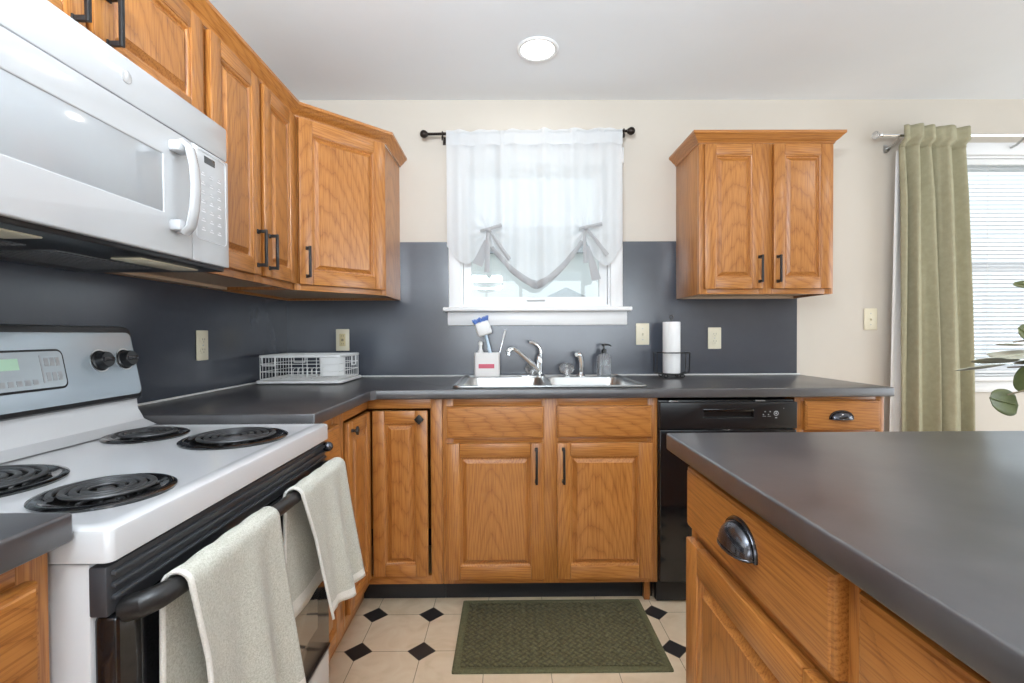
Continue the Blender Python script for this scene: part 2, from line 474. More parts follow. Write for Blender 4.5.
# ------------------------------------------------------------------ kitchen window
w1 = structure(thing('window_1', 'white cased kitchen window above the double sink', 'window', (.146, 0, 1.28)))
g = G()
for x0, x1 in ((-.318, -.252), (.547, .613)): g.box(x0, x1, -.020, -.001, 1.284, 2.13, .004)
g.box(-.325, .62, -.022, -.001, 2.05, 2.135, .004)
g.done('casing', TRIM, w1)
g = G()
g.box(WX0, WX0+.012, -.001, .115, WZ0, WZ1); g.box(WX1-.012, WX1, -.001, .115, WZ0, WZ1)
g.box(WX0, WX1, -.001, .115, WZ1-.012, WZ1); g.box(WX0, WX1, .0, .115, WZ0, WZ0+.014)
g.done('jamb', TRIM, w1)
g = G(); g.box(-.345, .655, -.062, .02, 1.262, 1.284, .006); g.done('sill', TRIM, w1)
g = G(); g.box(-.325, .637, -.018, -.001, 1.188, 1.262, .004); g.done('apron', TRIM, w1)
def sash(name, x0, x1, z0, z1, y, t, parent):
    g = G(); g.cells([x0, x0+t, x1-t, x1], [z0, z0+t, z1-t*.8, z1], lambda i, j: None if i == j == 1 else 0, y-.014, y+.014, 'xz')
    s = g.done(name, TRIM, parent)
    g = G(); g.box(x0+t-.004, x1-t+.004, y-.002, y+.002, z0+t-.004, z1-t*.8+.004); g.done('pane', GLASS, s, smooth=0)
    return s
sash('lower_sash', -.241, .536, 1.300, 1.690, .035, .042, w1)
sash('upper_sash', -.241, .536, 1.662, 2.036, .070, .042, w1)
g = G(); g.box(.10, .20, .012, .021, 1.318, 1.326, .003); g.done('sash_lift', mat('grey_lift', (.45, .45, .45), .4), w1)

# window by the dining area
w2 = structure(thing('window_2', 'white window with closed blind beside the sage curtain', 'window', (2.89, 0, .9)))
g = G()
g.box(2.375, 2.44, -.02, -.001, .87, 2.15, .004); g.box(3.34, 3.405, -.02, -.001, .87, 2.15, .004)
g.box(2.37, 3.41, -.022, -.001, 2.09, 2.155, .004); g.done('casing', TRIM, w2)
g = G(); g.box(2.35, 3.43, -.055, .02, .878, .90, .005); g.done('sill', TRIM, w2)
g = G(); g.box(2.375, 3.405, -.018, -.001, .815, .878, .004); g.done('apron', TRIM, w2)
g = G()
g.box(VX0, VX0+.012, 0, .115, VZ0, VZ1); g.box(VX1-.012, VX1, 0, .115, VZ0, VZ1); g.box(VX0, VX1, 0, .115, VZ1-.012, VZ1); g.box(VX0, VX1, .02, .115, VZ0, VZ0+.012)
g.done('jamb', TRIM, w2)
sash('lower_sash', 2.454, 3.326, .914, 1.51, .055, .045, w2)
sash('upper_sash', 2.454, 3.326, 1.48, 2.076, .088, .045, w2)
bl = thing('window_blind', 'white horizontal slat blind behind the sage curtain', 'blind', (2.89, .02, .92))
g = G(); g.box(2.456, 3.324, .004, .034, 2.045, 2.076, .003); g.done('headrail', WHITE_P, bl)
g = G()
z = 2.035
while z > .935:
    sl = [(-.0118, -.0062), (-.004, -.0014), (.004, .0024), (.0118, .0048)]
    g.loft([[(x, .019 + a, z + b) for a, b in sl] for x in (2.459, 3.321)], closed=False)
    z -= .0225
g.done('slats', SLATM, bl)
g = G(); g.box(2.458, 3.322, .008, .030, .916, .930, .003); g.done('bottom_rail', WHITE_P, bl)
g = G()
for x in (2.60, 2.89, 3.18): g.tube([(x, .0045, 2.05), (x, .0045, .925)], .0011, 5)
g.done('cord', WHITE_P, bl)

# outside
g = G(); g.box(-30, 30, .5, 60, -.5, -.4); structure(g.done('ground', LAWN))
nh = thing('neighbor_house', 'pale neighboring house seen through the kitchen window', 'house', (3, 26, -.4))
g = G(); g.box(-13, 15, 24, 32, -.4, 5.6); g.done('wall', SIDING, nh)
g = G(); g.loft([[(x, 23.6, 5.6), (x, 28, 8.0), (x, 32.4, 5.6)] for x in (-13.4, 15.4)]); g.done('roof', ROOFM, nh)
g = G(); g.loft([[(1.0, y, 2.6), (2.9, y, 3.5), (4.8, y, 2.6)] for y in (21.5, 24.2)]); g.done('porch_gable', ROOFM, nh)
for x in (1.2, 4.4): g = G(); g.box(x, x+.2, 21.7, 21.9, -.4, 2.6); g.done('porch_post', SIDING, nh)

# ------------------------------------------------------------------ cabinet parts
def raised_panel(g, x0, x1, z0, z1, t, fr=.052, rail=None):
    """a frame-and-raised-panel door, front at y=-t, back at y=0"""
    rl = rail or fr
    b = .0035
    g.box(x0, x0+fr, -t, 0, z0, z1, b, 0); g.box(x1-fr, x1, -t, 0, z0, z1, b, 0)
    g.box(x0+fr, x1-fr, -t, 0, z0, z0+rl, b, 1); g.box(x0+fr, x1-fr, -t, 0, z1-rl, z1, b, 1)
    steps = [(-.002, -t+.003), (.003, -t+.0045), (.006, -t+.008), (.008, -t+.0125), (.0125, -t+.0125), (.015, -t+.0105), (.026, -t+.0045), (.028, -t+.0018), (.032, -t+.0014)]
    rings = [rect(x0+fr+i, x1-fr-i, z0+rl+i, z1-rl-i, y) for i, y in steps]
    g.loft(rings, 0, cap0=False)
    return g
def bar_pull(parent, loc, L=.128, name='handle', horizontal=False, mat_=None):
    g = G(); h = L/2
    g.box(-.0048, .0048, -.034, -.0245, -h, h, .0022)
    for s in (-1, 1):
        zc = s*(h-.0065)
        g.box(-.0048, .0048, -.028, 0, zc-.0055, zc+.0055, .0015); g.box(-.0068, .0068, -.0045, 0, zc-.0075, zc+.0075, .0015)
    if horizontal: g.xform(Matrix.Rotation(pi/2, 4, 'Y'))
    return g.done(name, mat_ or BLACKM, parent, world=False, loc=loc)
def cup_pull(parent, loc, w=.088, h=.040, d=.026, name='handle'):
    g = G(); nu, nv = 20, 8
    def f(u, v, k=1.0, dy=0):
        a = pi*u; e = (pi/2)*v
        # u runs along the rim from left to right over the top, v from the backplate out to the front lip
        x = -cos(a)*w/2*k; r = sin(a)
        return (x, -(sin(e)*d*k*(r**.6)) - dy, (cos(e))*h*k*(r**.8) - .012)
    g.grid(lambda u, v: f(u, v), nu, nv)
    rim = [(-cos(pi*i/24)*(w/2+.004), -.0015, sin(pi*i/24)**.8*(h+.004) - .013) for i in range(25)]
    g.tube(rim, .0028, 6)
    g.tube([f(i/20, 1) for i in range(21)], .0014, 6)
    o = g.done(name, NICKEL, parent, world=False, loc=loc, solid=.0022, smooth=60)
    return o
def knob_square(parent, loc, name='knob', s=.030):
    g = G()
    g.lathe([(.007, 0), (.0055, -.004), (.005, -.012), (.009, -.016)], n=12, M=Matrix.Rotation(pi/2, 4, 'X') @ Matrix.Scale(-1, 4, (0, 0, 1)))
    b = G(); b.box(-s/2, s/2, -.026, -.016, -s/2, s/2, .003)
    b.xform(Matrix.Rotation(pi/4, 4, 'Y'))
    g.add(b.bm)
    # the lathe above points along +y; flip everything that sits behind the door
    for v in g.bm.verts:
        if v.co.y > 0: v.co.y = -v.co.y
    return g.done(name, BLACKM, parent, world=False, loc=loc)
def door(parent, x0, x1, z0, z1, y=0.0, t=.020, fr=.052, rail=None, name='door'):
    g = raised_panel(G(), 0, x1-x0, 0, z1-z0, t, fr, rail)
    return g.done(name, [OAK_Z, OAK_X], parent, world=False, loc=(x0, y, z0))
def drawer_front(parent, x0, x1, z0, z1, y=0.0, t=.020, name='drawer_front'):
    g = G(); w, h = x1-x0, z1-z0
    st = [(0, 0), (0, -t+.008), (.002, -t+.004), (.006, -t+.003), (.008, -t+.0005), (.011, -t)]
    g.loft([rect(i, w-i, i, h-i, yy) for i, yy in st], 0)
    return g.done(name, OAK_X, parent, world=False, loc=(x0, y, z0))
def face_frame(parent, w, z0, z1, stiles, rails, t=.019, name='face_frame'):
    """stiles [(x0,x1)], rails [(z0,z1)]; front at y=0, back at y=t"""
    g = G()
    for a, b in stiles: g.box(a, b, 0, t, z0, z1, .0012, 0)
    for a, b in rails:
        for i in range(len(stiles)-1): g.box(stiles[i][1], stiles[i+1][0], .0004, t, a, b, .0012, 1)
    return g.done(name, [OAK_Z, OAK_X], parent, world=False)
def carcass(parent, x0, x1, y0, y1, z0, z1, name='carcass', bottom_in=.012):
    """open-front cabinet shell"""
    g = G(); t = .014
    g.box(x0, x0+t, y0, y1, z0, z1, .0008); g.box(x1-t, x1, y0, y1, z0, z1, .0008)
    g.box(x0+t, x1-t, y1-.006, y1, z0, z1, 0)
    g.box(x0+t, x1-t, y0, y1-.006, z0+bottom_in, z0+bottom_in+t, 0, 2); g.box(x0+t, x1-t, y0, y1-.006, z1-t, z1, 0, 2)
    return g.done(name, [OAK_Z, OAK_X, RAWWOOD], parent, world=False)
CROWN = [(0, 2.036), (.004, 2.036), (.006, 2.044), (.010, 2.048), (.016, 2.052), (.028, 2.066), (.034, 2.071), (.038, 2.074), (.038, 2.086), (0, 2.086)]
def crown_mesh(path):
    g = G(); P = [Vector(p) for p in path]; rings = []
    for i, p in enumerate(P):
        def nrm(a, b): d = (b-a).normalized(); return Vector((d.y, -d.x))
        if i == 0: m = nrm(P[0], P[1])
        elif i == len(P)-1: m = nrm(P[-2], P[-1])
        else:
            a, b = nrm(P[i-1], p), nrm(p, P[i+1]); m = (a+b).normalized(); m = m/ m.dot(a)
        rings.append([(p.x + m.x*o, p.y + m.y*o, z) for o, z in CROWN])
    return g.loft(rings)

UZ0, UZ1 = 1.325, 2.036     # upper cabinets
# --- right upper cabinet
t = thing('wall_cabinet', 'two-door oak wall cabinet right of the window with its own crown', 'cabinet', (.905, -.312, UZ0))
H = UZ1-UZ0
carcass(t, 0, .64, .019, .311, 0, H)
face_frame(t, .64, 0, H, [(0, .04), (.285, .355), (.60, .64)], [(0, .04), (H-.04, H)])
d = door(t, .022, .297, .024, .705); bar_pull(d, (.257, -.020, .092))
d = door(t, .347, .622, .024, .705); bar_pull(d, (.018, -.020, .092))
g = crown_mesh([(.905, -.001), (.905, -.312), (1.545, -.312), (1.545, -.001)]); g.done('crown_molding', OAK_X, t)
g = G(); g.box(.92, 1.53, -.02, -.002, UZ0, UZ0+.012); g.done('hanging_rail', RAWWOOD, t)
# --- left tall upper
X_UF = -.880
t = thing('wall_cabinet', 'two-door oak wall cabinet between the microwave and the corner', 'cabinet', (X_UF, -1.203, UZ0), pi/2)
WL = 1.203-.612
carcass(t, 0, WL, .019, .309, 0, H)
face_frame(t, WL, 0, H, [(0, .035), (.285, .345), (WL-.03, WL)], [(0, .04), (H-.04, H)])
d = door(t, .022, .298, .024, .705); bar_pull(d, (.250, -.020, .090))
d = door(t, .326, WL-.010, .024, .705); bar_pull(d, (.026, -.020, .090))
def batten(parent, x0, x1, y0, y1, z=UZ0):
    g = G(); g.box(x0, x1, y0, y1, z+.0004, z+.0118, .001)
    hz_ = g.done('hanging_rail', RAWWOOD, parent, world=False)
    for fx in (.18, .82):
        g = G(); g.lathe([(0, -.0012), (.004, -.0010), (.004, .001)], (x0+(x1-x0)*fx, (y0+y1)/2, z+.0003), 10); g.done('screw', BLACKM, hz_, world=False)
batten(t, .016, WL-.016, .262, .302, 0)
# --- diagonal corner upper
t = thing('corner_wall_cabinet', 'diagonal single-door oak wall cabinet in the room corner', 'cabinet', (X_UF, -.611, UZ0), pi/4)
WD = .300*sqrt(2)
g = G()
pl = [(X_UF, -.611), (X_UF+.300, -.311), (X_UF+.300, -.001), (XL+.001, -.001), (XL+.001, -.611)]
R = Matrix.Rotation(-pi/4, 4, 'Z') @ Matrix.Translation((-X_UF, .611, -UZ0))
cc = (sum(p[0] for p in pl)/5, sum(p[1] for p in pl)/5)
ins = [(p[0]+(cc[0]-p[0])*.04, p[1]+(cc[1]-p[1])*.04) for p in pl]
g.loft([[R @ Vector((*p, UZ0+.012)) for p in ins], [R @ Vector((*p, UZ0)) for p in ins], [R @ Vector((*p, UZ0)) for p in pl], [R @ Vector((*p, UZ1)) for p in pl]], 0)
for f in g.bm.faces:
    if all(abs(v.co.z-.012) < 1e-4 for v in f.verts): f.material_index = 1
g.done('carcass', [OAK_Z, RAWWOOD], t, world=False)
face_frame(t, WD, 0, H, [(0, .026), (WD-.026, WD)], [(0, .04), (H-.04, H)], t=.004).location = (0, -.005, 0)
d = door(t, .016, WD-.012, .024, .705, y=-.005, fr=.056); bar_pull(d, (.030, -.020, .092))
# --- over-microwave cabinet
t = thing('wall_cabinet', 'short two-door oak cabinet directly above the white microwave', 'cabinet', (X_UF, -1.970, 1.716), pi/2)
WM, HM = .766, UZ1-1.716
carcass(t, 0, WM, .019, .309, 0, HM)
face_frame(t, WM, 0, HM, [(0, .035), (.355, .405), (WM-.035, WM)], [(0, .035), (HM-.04, HM)])
d = door(t, .018, .372, .018, HM-.007); bar_pull(d, (.324, -.020, .083), L=.11)
d = door(t, .392, WM-.012, .018, HM-.007); bar_pull(d, (.034, -.020, .083), L=.11)
# --- continuous crown over the left run
g = crown_mesh([(X_UF, -2.0), (X_UF, -.611), (X_UF+.300+.004, -.311), (X_UF+.300+.004, -.001)])
tag(g.done('crown_molding', OAK_Y), 'long oak crown molding along the tops of the left wall cabinets', 'molding')

# --- base cabinets
YB, XB = -.600, -.585
KZ = .100
BZ = .8755
# sink base
t = thing('sink_base_cabinet', 'oak sink base cabinet with two false drawer fronts and two doors', 'cabinet', (-.276, YB, 0))
WS = .894
carcass(t, 0, WS, .019, .598, KZ, BZ)
face_frame(t, WS, KZ, BZ, [(0, .045), (.412, .482), (WS-.04, WS)], [(KZ, KZ+.04), (.688, .712), (BZ-.035, BZ)])
for x0, x1, hx in ((.017, .420, .371), (.474, .868, .026)):
    drawer_front(t, x0, x1, .711, .842)
    d = door(t, x0, x1, .124, .690, fr=.055); bar_pull(d, (hx, -.020, .475), L=.145)
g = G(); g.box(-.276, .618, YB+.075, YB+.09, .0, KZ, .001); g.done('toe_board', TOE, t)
g = G(); g.box(.575, .600, YB+.046, YB+.074, .0005, KZ, .001); g.done('toe_bracket', OAK_Z, t)
# corner lazy-susan base with L-shaped leaf door
t = thing('corner_base_cabinet', 'oak corner base cabinet with a folding two-leaf door and black knobs', 'cabinet', (-.585, YB, 0))
g = G()
g.box(XL+.001, -.277, -.020, -.001, KZ, BZ); g.box(XL+.001, XL+.02, -.914, -.02, KZ, BZ)
g.box(XL+.02, -.59, -.914, -.90, KZ, BZ); g.box(-.291, -.277, YB+.02, -.02, KZ, BZ)
g.done('carcass', OAK_Z, t)
g = G()
g.box(-.325, -.277, YB, YB+.019, KZ, BZ, .001); g.box(-.585, -.325, YB+.0004, YB+.019, BZ-.042, BZ, .001, 1); g.box(-.585, -.325, YB+.0004, YB+.019, KZ, KZ+.036, .001, 1)
g.box(XB-.019, XB, -.914, -.895, KZ, BZ, .001); g.box(XB-.019, XB-.0004, -.895, YB+.019, BZ-.042, BZ, .001, 2); g.box(XB-.019, XB-.0004, -.895, YB+.019, KZ, KZ+.036, .001, 2)
g.done('face_frame', OAK, t)
d = door(t, .022, .249, .139, .826, fr=.050, name='door'); d.location.y = 0.002
knob_square(d, (.197, -.020, .655))
g = raised_panel(G(), 0, .268, 0, .687, .020, .050)
d2 = g.done('door', [OAK_Z, OAK_X], t, world=False, loc=(-.002, -.290, .139)); d2.rotation_euler = (0, 0, pi/2)
knob_square(d2, (.030, -.020, .655), s=.024)
g = G(); g.box(-.66, -.277, YB+.075, YB+.09, 0, KZ, .001); g.box(XB-.06, XB-.045, -.914, YB+.09, 0, KZ, .001, 1)
g.done('toe_board', [TOE, OAK_Y], t)
# narrow base beside the range
t = thing('base_cabinet', 'narrow oak base cabinet between the range and the corner, behind the towel', 'cabinet', (XB, -1.222, 0), pi/2)
carcass(t, 0, .306, .019, .603, KZ, BZ)
face_frame(t, .306, KZ, BZ, [(0, .06), (.225, .306)], [(KZ, KZ+.04), (.690, .714), (BZ-.035, BZ)])
drawer_front(t, .035, .238, .711, .842)
d = door(t, .035, .238, .124, .690)
g = G(); g.box(0, .306, .045, .06, 0, KZ, .001); g.done('toe_board', OAK_X, t, world=False)
# right base cabinet
t = thing('base_cabinet', 'oak base cabinet at the far right end, beside the dishwasher', 'cabinet', (1.192, YB, 0))
WR = .375
carcass(t, 0, WR, .019, .598, KZ, BZ)
face_frame(t, WR, KZ, BZ, [(0, .036), (WR-.036, WR)], [(KZ, KZ+.04), (.715, .74), (BZ-.02, BZ)])
d = drawer_front(t, .034, .348, .735, .857, name='drawer'); cup_pull(d, (.148, -.020, .060), w=.088, h=.03, d=.022)
d = door(t, .034, .348, .124, .715); bar_pull(d, (.028, -.020, .50))
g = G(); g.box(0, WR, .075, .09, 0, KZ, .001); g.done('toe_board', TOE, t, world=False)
# near-left base cabinet
t = thing('base_cabinet', 'oak base cabinet at the near end of the range, its drawer just in view', 'cabinet', (XB, -2.90, 0), pi/2)
carcass(t, 0, .912, .019, .603, KZ, BZ)
face_frame(t, .912, KZ, BZ, [(0, .04), (.435, .477), (.872, .912)], [(KZ, KZ+.04), (.690, .714), (BZ-.035, BZ)])
for x0, x1, hx in ((.02, .445, .395), (.467, .884, .03)):
    d = drawer_front(t, x0, x1, .711, .842, name='drawer'); cup_pull(d, ((x1-x0)/2, -.02, .06))
    d = door(t, x0, x1, .124, .690); bar_pull(d, (hx, -.020, .475))
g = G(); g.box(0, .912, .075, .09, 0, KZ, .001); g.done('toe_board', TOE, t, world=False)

# --- worktops
CZ0, CZ1 = .876, .914
SX0, SX1, SY0, SY1 = -.216, .566, -.560, -.085     # cut-out under the sink
us = [XL+.0008, -.555, SX0, SX1, 1.584]; vs = [-1.220, -.636, SY0, SY1, -.0008]
def cf(i, j):
    if j == 0: return 0 if i == 0 else None
    if i == 2 and j == 2: return None
    return 0
g = G(); g.cells(us, vs, cf, CZ0, CZ1, 'xy', bev=.005)
g.loft([[(-.556, -.635, z), (-.556, -.668, z), (-.538, -.635, z)] for z in (CZ0+.0005, CZ1-.0005)])
tag(g.done('countertop', LAM), 'L-shaped charcoal laminate countertop holding the sink and dish rack', 'countertop')
g = G(); g.box(XL+.0008, -.556, -2.91, -1.982, CZ0, CZ1, .005, seg=3)
tag(g.done('countertop', LAM), 'short charcoal countertop end at the near left, before the range', 'countertop')

# ------------------------------------------------------------------ dishwasher
t = thing('dishwasher', 'black built-in dishwasher right of the sink cabinet', 'dishwasher', (.905, -.6, 0))
g = G(); g.box(.622, 1.188, -.598, -.02, .095, .862, .002); g.box(.624, 1.186, -.55, -.53, 0, .10, .001); g.done('body', BLACKP, t)
g = G(); g.box(.622, 1.188, -.622, -.599, .112, .742, .004); g.done('door', BLACK, t)
g = G()
g.cells([.622, .800, 1.008, 1.188], [.746, .792, .828, .856], lambda i, j: None if i == j == 1 else 0, -.626, -.603, 'xz', bev=.003)
g.box(.80, 1.008, -.606, -.600, .790, .83); g.done('control_panel', BLACKP, t)
g = G(); g.box(.800, 1.008, -.627, -.622, .817, .829, .002); g.done('pocket_handle', BLACK, t)
g = G()
for k, x in enumerate((1.045, 1.052, 1.066, 1.073)): g.box(x, x+.005, -.6265, -.6255, .802 + .012*(k % 2), .806 + .012*(k % 2)); g.box(x-.001, x+.006, -.6265, -.6255, .796, .7975)
g.lathe([(.010, 0), (.010, .001), (.0075, .001), (.0075, 0)], (1.10, -.6258, .809), 20, Matrix.Rotation(pi/2, 4, 'X'))
g.box(1.097, 1.103, -.6265, -.6255, .806, .812); g.box(1.096, 1.104, -.6265, -.6255, .789, .793)
g.done('button_marks', PRINT, t)
g = G(); g.box(1.130, 1.133, -.6265, -.6255, .828, .831); g.done('indicator_mark', PRINT, t)
for x in (.66, 1.02): g = G(); g.box(x, x+.04, -.617, -.60, .8565, .862, .001); g.done('mounting_tab', STEEL, t)
g = G(); g.box(.622, 1.188, -.575, -.56, .008, .100, .002); g.done('kick_plate', BLACKP, t)

# ------------------------------------------------------------------ range
t = thing('electric_range', 'white electric coil range with black oven door and two hung towels', 'range', (-.86, -1.6, 0))
RY0, RY1 = -1.979, -1.224
g = G()
g.box(-1.16, -.545, RY0+.004, RY1-.004, .02, .842, .004)
for x in (-1.1, -.6):
    for y in (RY0+.06, RY1-.06): g.lathe([(.018, .0005), (.018, .021)], (x, y, 0), 10)
g.done('body', WHITE, t)
# cooktop: pan with raised rounded rim
g = G(); b = bmesh.new()
def rr(x0, x1, y0, y1, r, z, n=6):
    pts = []
    for cx, cy, a0 in ((x1-r, y1-r, 0), (x0+r, y1-r, pi/2), (x0+r, y0+r, pi), (x1-r, y0+r, 3*pi/2)):
        for k in range(n+1):
            a = a0 + pi/2*k/n; pts.append((cx + r*cos(a), cy + r*sin(a), z))
    return pts
cx0, cx1 = -1.150, -.514
g.loft([rr(cx0, cx1, RY0, RY1, .010, .845), rr(cx0, cx1, RY0, RY1, .010, .882), rr(cx0+.0015, cx1-.0015, RY0+.0015, RY1-.0015, .010, .8862),
        rr(cx0+.005, cx1-.005, RY0+.005, RY1-.005, .010, .8884), rr(cx0+.024, cx1-.026, RY0+.020, RY1-.020, .02, .8885), rr(cx0+.034, cx1-.038, RY0+.03, RY1-.03, .02, .8855)])
b.free()
g.done('cooktop', WHITE, t)
# rear shelf under the backguard
g = G()
yy = (RY0+.002, RY1-.002)
g.loft([[(x, y, z) for y, dummy in ((yy[0], 0),) for x, z in ((-1.155, .889), (-1.000, .889), (-1.035, .905), (-1.052, .935), (-1.056, .968), (-1.155, .968))],
        [(x, yy[1], z) for x, z in ((-1.155, .889), (-1.000, .889), (-1.035, .905), (-1.052, .935), (-1.056, .968), (-1.155, .968))]])
g.done('rear_shelf', WHITE, t)
# backguard: leaning rounded panel; local frame u along y, v up
BT, BB = Vector((-1.085, 0, 1.166)), Vector((-1.046, 0, .964))
vv = (BT-BB).normalized(); nn = Vector((vv.z, 0, -vv.x)); HB = (BT-BB).length
def bgp(y, v, d): p = BB + vv*v + nn*d; return Vector((p.x, y, p.z))
def bgr(y0, y1, v0, v1, r, d, n=5):
    y1 += .012*(y1 > -1.3)
    return [bgp(a, b_, d) for a, b_, _ in rr(y0, y1, v0, v1, r, 0, n)]
g = G()
g.loft([bgr(RY0, RY1, 0, HB, .022, -.055), bgr(RY0, RY1, 0, HB, .022, -.004), bgr(RY0+.003, RY1-.003, .003, HB-.003, .020, .002), bgr(RY0+.007, RY1-.007, .011, HB-.012, .016, .003)])
bgo = g.done('backguard', BLACKP, t)
g = G(); g.loft([bgr(RY0+.009, RY1-.008, .013, HB-.019, .016, .001), bgr(RY0+.009, RY1-.008, .013, HB-.019, .016, .0042), bgr(RY0+.011, RY1-.010, .015, HB-.021, .016, .005)]); g.done('fascia', PANEL, bgo)
g = G(); g.loft([bgr(-1.757, -1.443, .052, .146, .016, .004), bgr(-1.757, -1.443, .052, .146, .016, .0085), bgr(-1.755, -1.445, .054, .144, .014, .009)]); g.done('display_bezel', BLACKP, bgo)
g = G(); g.loft([bgr(-1.752, -1.4475, .057, .141, .012, .008), bgr(-1.752, -1.4475, .057, .141, .012, .0098)]); g.done('display_window', DISPLAY, bgo)
# green clock digits and keypad marks
g = G()
def bgbox(gg, y0, y1, v0, v1, d0, d1):
    gg.loft([[bgp(y0, v0, d), bgp(y1, v0, d), bgp(y1, v1, d), bgp(y0, v1, d)] for d in (d0, d1)])
bgbox(g, -1.612, -1.552, .102, .127, .0096, .0102)
g.done('clock_glow', LED, bgo)
g = G()
bgbox(g, -1.5040, -1.5005, .068, .132, .0096, .0106)
for r_ in range(2):
    for c_ in range(3): bgbox(g, -1.494 + c_*.014, -1.484 + c_*.014, .072 + r_*.034, .092 + r_*.034, .0096, .0102)
for c_ in range(5): bgbox(g, -1.60 + c_*.018, -1.588 + c_*.018, .066, .078, .0096, .0102)
g.done('key_marks', PRINT, bgo)
Rn = Matrix(((vv.x, 0, nn.x), (0, 1, 0), (vv.z, 0, nn.z))).to_4x4()
for y in (-1.258, -1.338, -1.855, -1.935):
    c = bgp(y, .112, .004)
    g = G()
    g.lathe([(.0265, 0), (.0265, .004), (.023, .006), (.021, .020), (.019, .024), (.0, .0245)], c, 24, Rn)
    kb = g.done('knob', BLACKP, bgo)
    g = G(); g.lathe([(.0300, .0003), (.0300, .0022), (.0268, .0022), (.0268, .0003)], c, 28, Rn); g.done('knob_ring', STEEL, bgo)
    g = G()
    b2 = G(); b2.box(-.0055, .0055, -.017, .017, .020, .0285, .003); g.add(b2.bm, None, Matrix.Translation(c) @ Rn)
    g.done('grip', mat('knob_grip', (.05, .05, .055), .2, metal=.5), bgo)
# burners
def burner(x, y, R, parent):
    z0 = .8865
    g = G()
    g.lathe([(R, z0-.001), (R+.001, z0+.003), (R-.004, z0+.006), (R-.012, z0+.0055), (R-.020, z0+.001), (R*.62, z0-.0005), (R*.2, z0-.0008), (.001, z0-.0008)], (x, y, 0), 48)
    bw = g.done('burner', BLACK, parent)
    g = G(); turns = 4.5 if R > .11 else 3.6
    pts = []; N = int(turns*30); ro, ri = R-.024, .020
    for i in range(N+1):
        q = i/N; a = q*turns*2*pi + .4; r = ri + (ro-ri)*q
        pts.append((x + r*cos(a), y + r*sin(a), z0+.0085))
    g.tube(pts, .0052 if R > .11 else .0050, 8, sx=.72, sy=1.0, up=(0, 0, 1))
    g.done('heating_coil', COIL, bw); g = G(); g.ball((x, y, z0+.006), (.012, .012, .004), 12, 6)
    g.done('center_cap', COIL, bw)
    for k in range(3):
        g = G(); a = k*2*pi/3 + .7
        g.tube([(x + .004*cos(a), y + .004*sin(a), z0+.003), (x + (ro)*cos(a), y + ro*sin(a), z0+.003)], .0028, 6)
        g.done('support_arm', COIL, bw)
for x, y, R in ((-.670, -1.418, .117), (-.915, -1.378, .091), (-.905, -1.785, .122), (-.648, -1.822, .093)): burner(x, y, R, t)
# vent trim with ridges, oven door, drawer
g = G()
g.box(-.546, -.522, RY0+.003, RY1-.003, .772, .838, .003)
for z in (.827, .811, .795): g.box(-.526, -.5155, RY0+.010, RY1-.010, z-.0034, z+.0034, .0024)
g.done('vent_trim', VENT, t)
g = G(); g.ball((-.512, -1.238, .824), (.015, .013, .014), 16, 10); g.done('trim_end_cap', NICKEL, t)
g = G(); g.box(-.545, -.514, RY0+.008, RY1-.008, .262, .770, .006); od = g.done('oven_door', BLACK, t)
g = G(); g.box(-.513, -.5105, RY0+.10, RY1-.10, .36, .68, .001); g.done('oven_window', mat('oven_glass', (.004, .004, .005), .03, coat=1), od)
g = G()
hx, hz = -.476, .779
ends = [(-.520, RY0+.030, hz-.010), (-.497, RY0+.032, hz-.004), (-.484, RY0+.046, hz-.001), (hx, RY0+.075, hz), (hx, -1.6, hz), (hx, RY1-.075, hz), (-.484, RY1-.046, hz-.001), (-.497, RY1-.032, hz-.004), (-.520, RY1-.030, hz-.010)]
g.tube(ends, [.017, .017, .0165, .0145, .0140, .0145, .0165, .017, .017], 16, up=(0, 0, 1))
g.done('handle', BLACKM, od)
g = G(); g.box(-.546, -.516, RY0+.004, RY1-.004, .045, .252, .008); g.done('storage_drawer', WHITE, t)
g = G(); g.box(-.547, -.513, RY0+.006, RY1-.006, .2525, .2615, .001); g.done('drawer_gap_trim', BLACKP, t)

# towels over the oven handle
def towel(name, label, yl, yr, zb_back, zb_front, sh_l, sh_r, bow, seed):
    rnd = random.Random(seed)
    tw = thing(name, label, 'towel', (hx, (yl+yr)/2, hz))
    r = .0205
    prof = []      # (x, z, s) path from back bottom over the bar to front bottom
    nb, nf = 14, 26
    for k in range(nb): prof.append((hx-r+.002, zb_back + (hz-zb_back)*k/nb, -1+k/nb))
    for k in range(9):
        a = pi - pi*k/8; prof.append((hx + r*cos(a), hz + r*sin(a), 0))
    for k in range(1, nf+1):
        q = k/nf; prof.append((hx+r + bow*q**1.3, hz - (hz-zb_front)*q, q))
    L = len(prof)-1; NU = 40
    ph = rnd.random()*6
    def f(u, v, off=0):
        i = min(int(v*L+.0001), L); x, z, s = prof[i]
        q = max(s, 0); qb = max(-s, 0)
        ya = yl + sh_l*q - .018*(1 if s <= 0 else max(0, 1-q*3)); yb = yr + sh_r*q
        if s < 0: ya = yl - .022; yb = yr - .02
        y = ya + (yb-ya)*u
        am = .011*q**.7
        x += am*(sin(u*11+ph) + .5*sin(u*19+2*ph)) + (-.003*sin(u*9+ph)*qb)
        x += .014*q*(u > .82)*((u-.82)/.18)
        z += .008*q*sin(u*5+ph) - (.012*q*u)
        if s == 0: z += .0012*sin(u*23+ph)
        return (x, y, z + off)
    g = G()
    g.grid(f, NU, L, mif=lambda u, v: 1 if (v > 1-.045 or v < .03 or u < .02 or u > .98) else 0)
    o = g.done('cloth', [TOWEL, HEM], tw, solid=.0055, smooth=80)
    return tw
towel('dish_towel', 'oatmeal terry towel draped over the near half of the oven handle', -1.895, -1.648, .50, .430, -.005, .022, .028, 3)
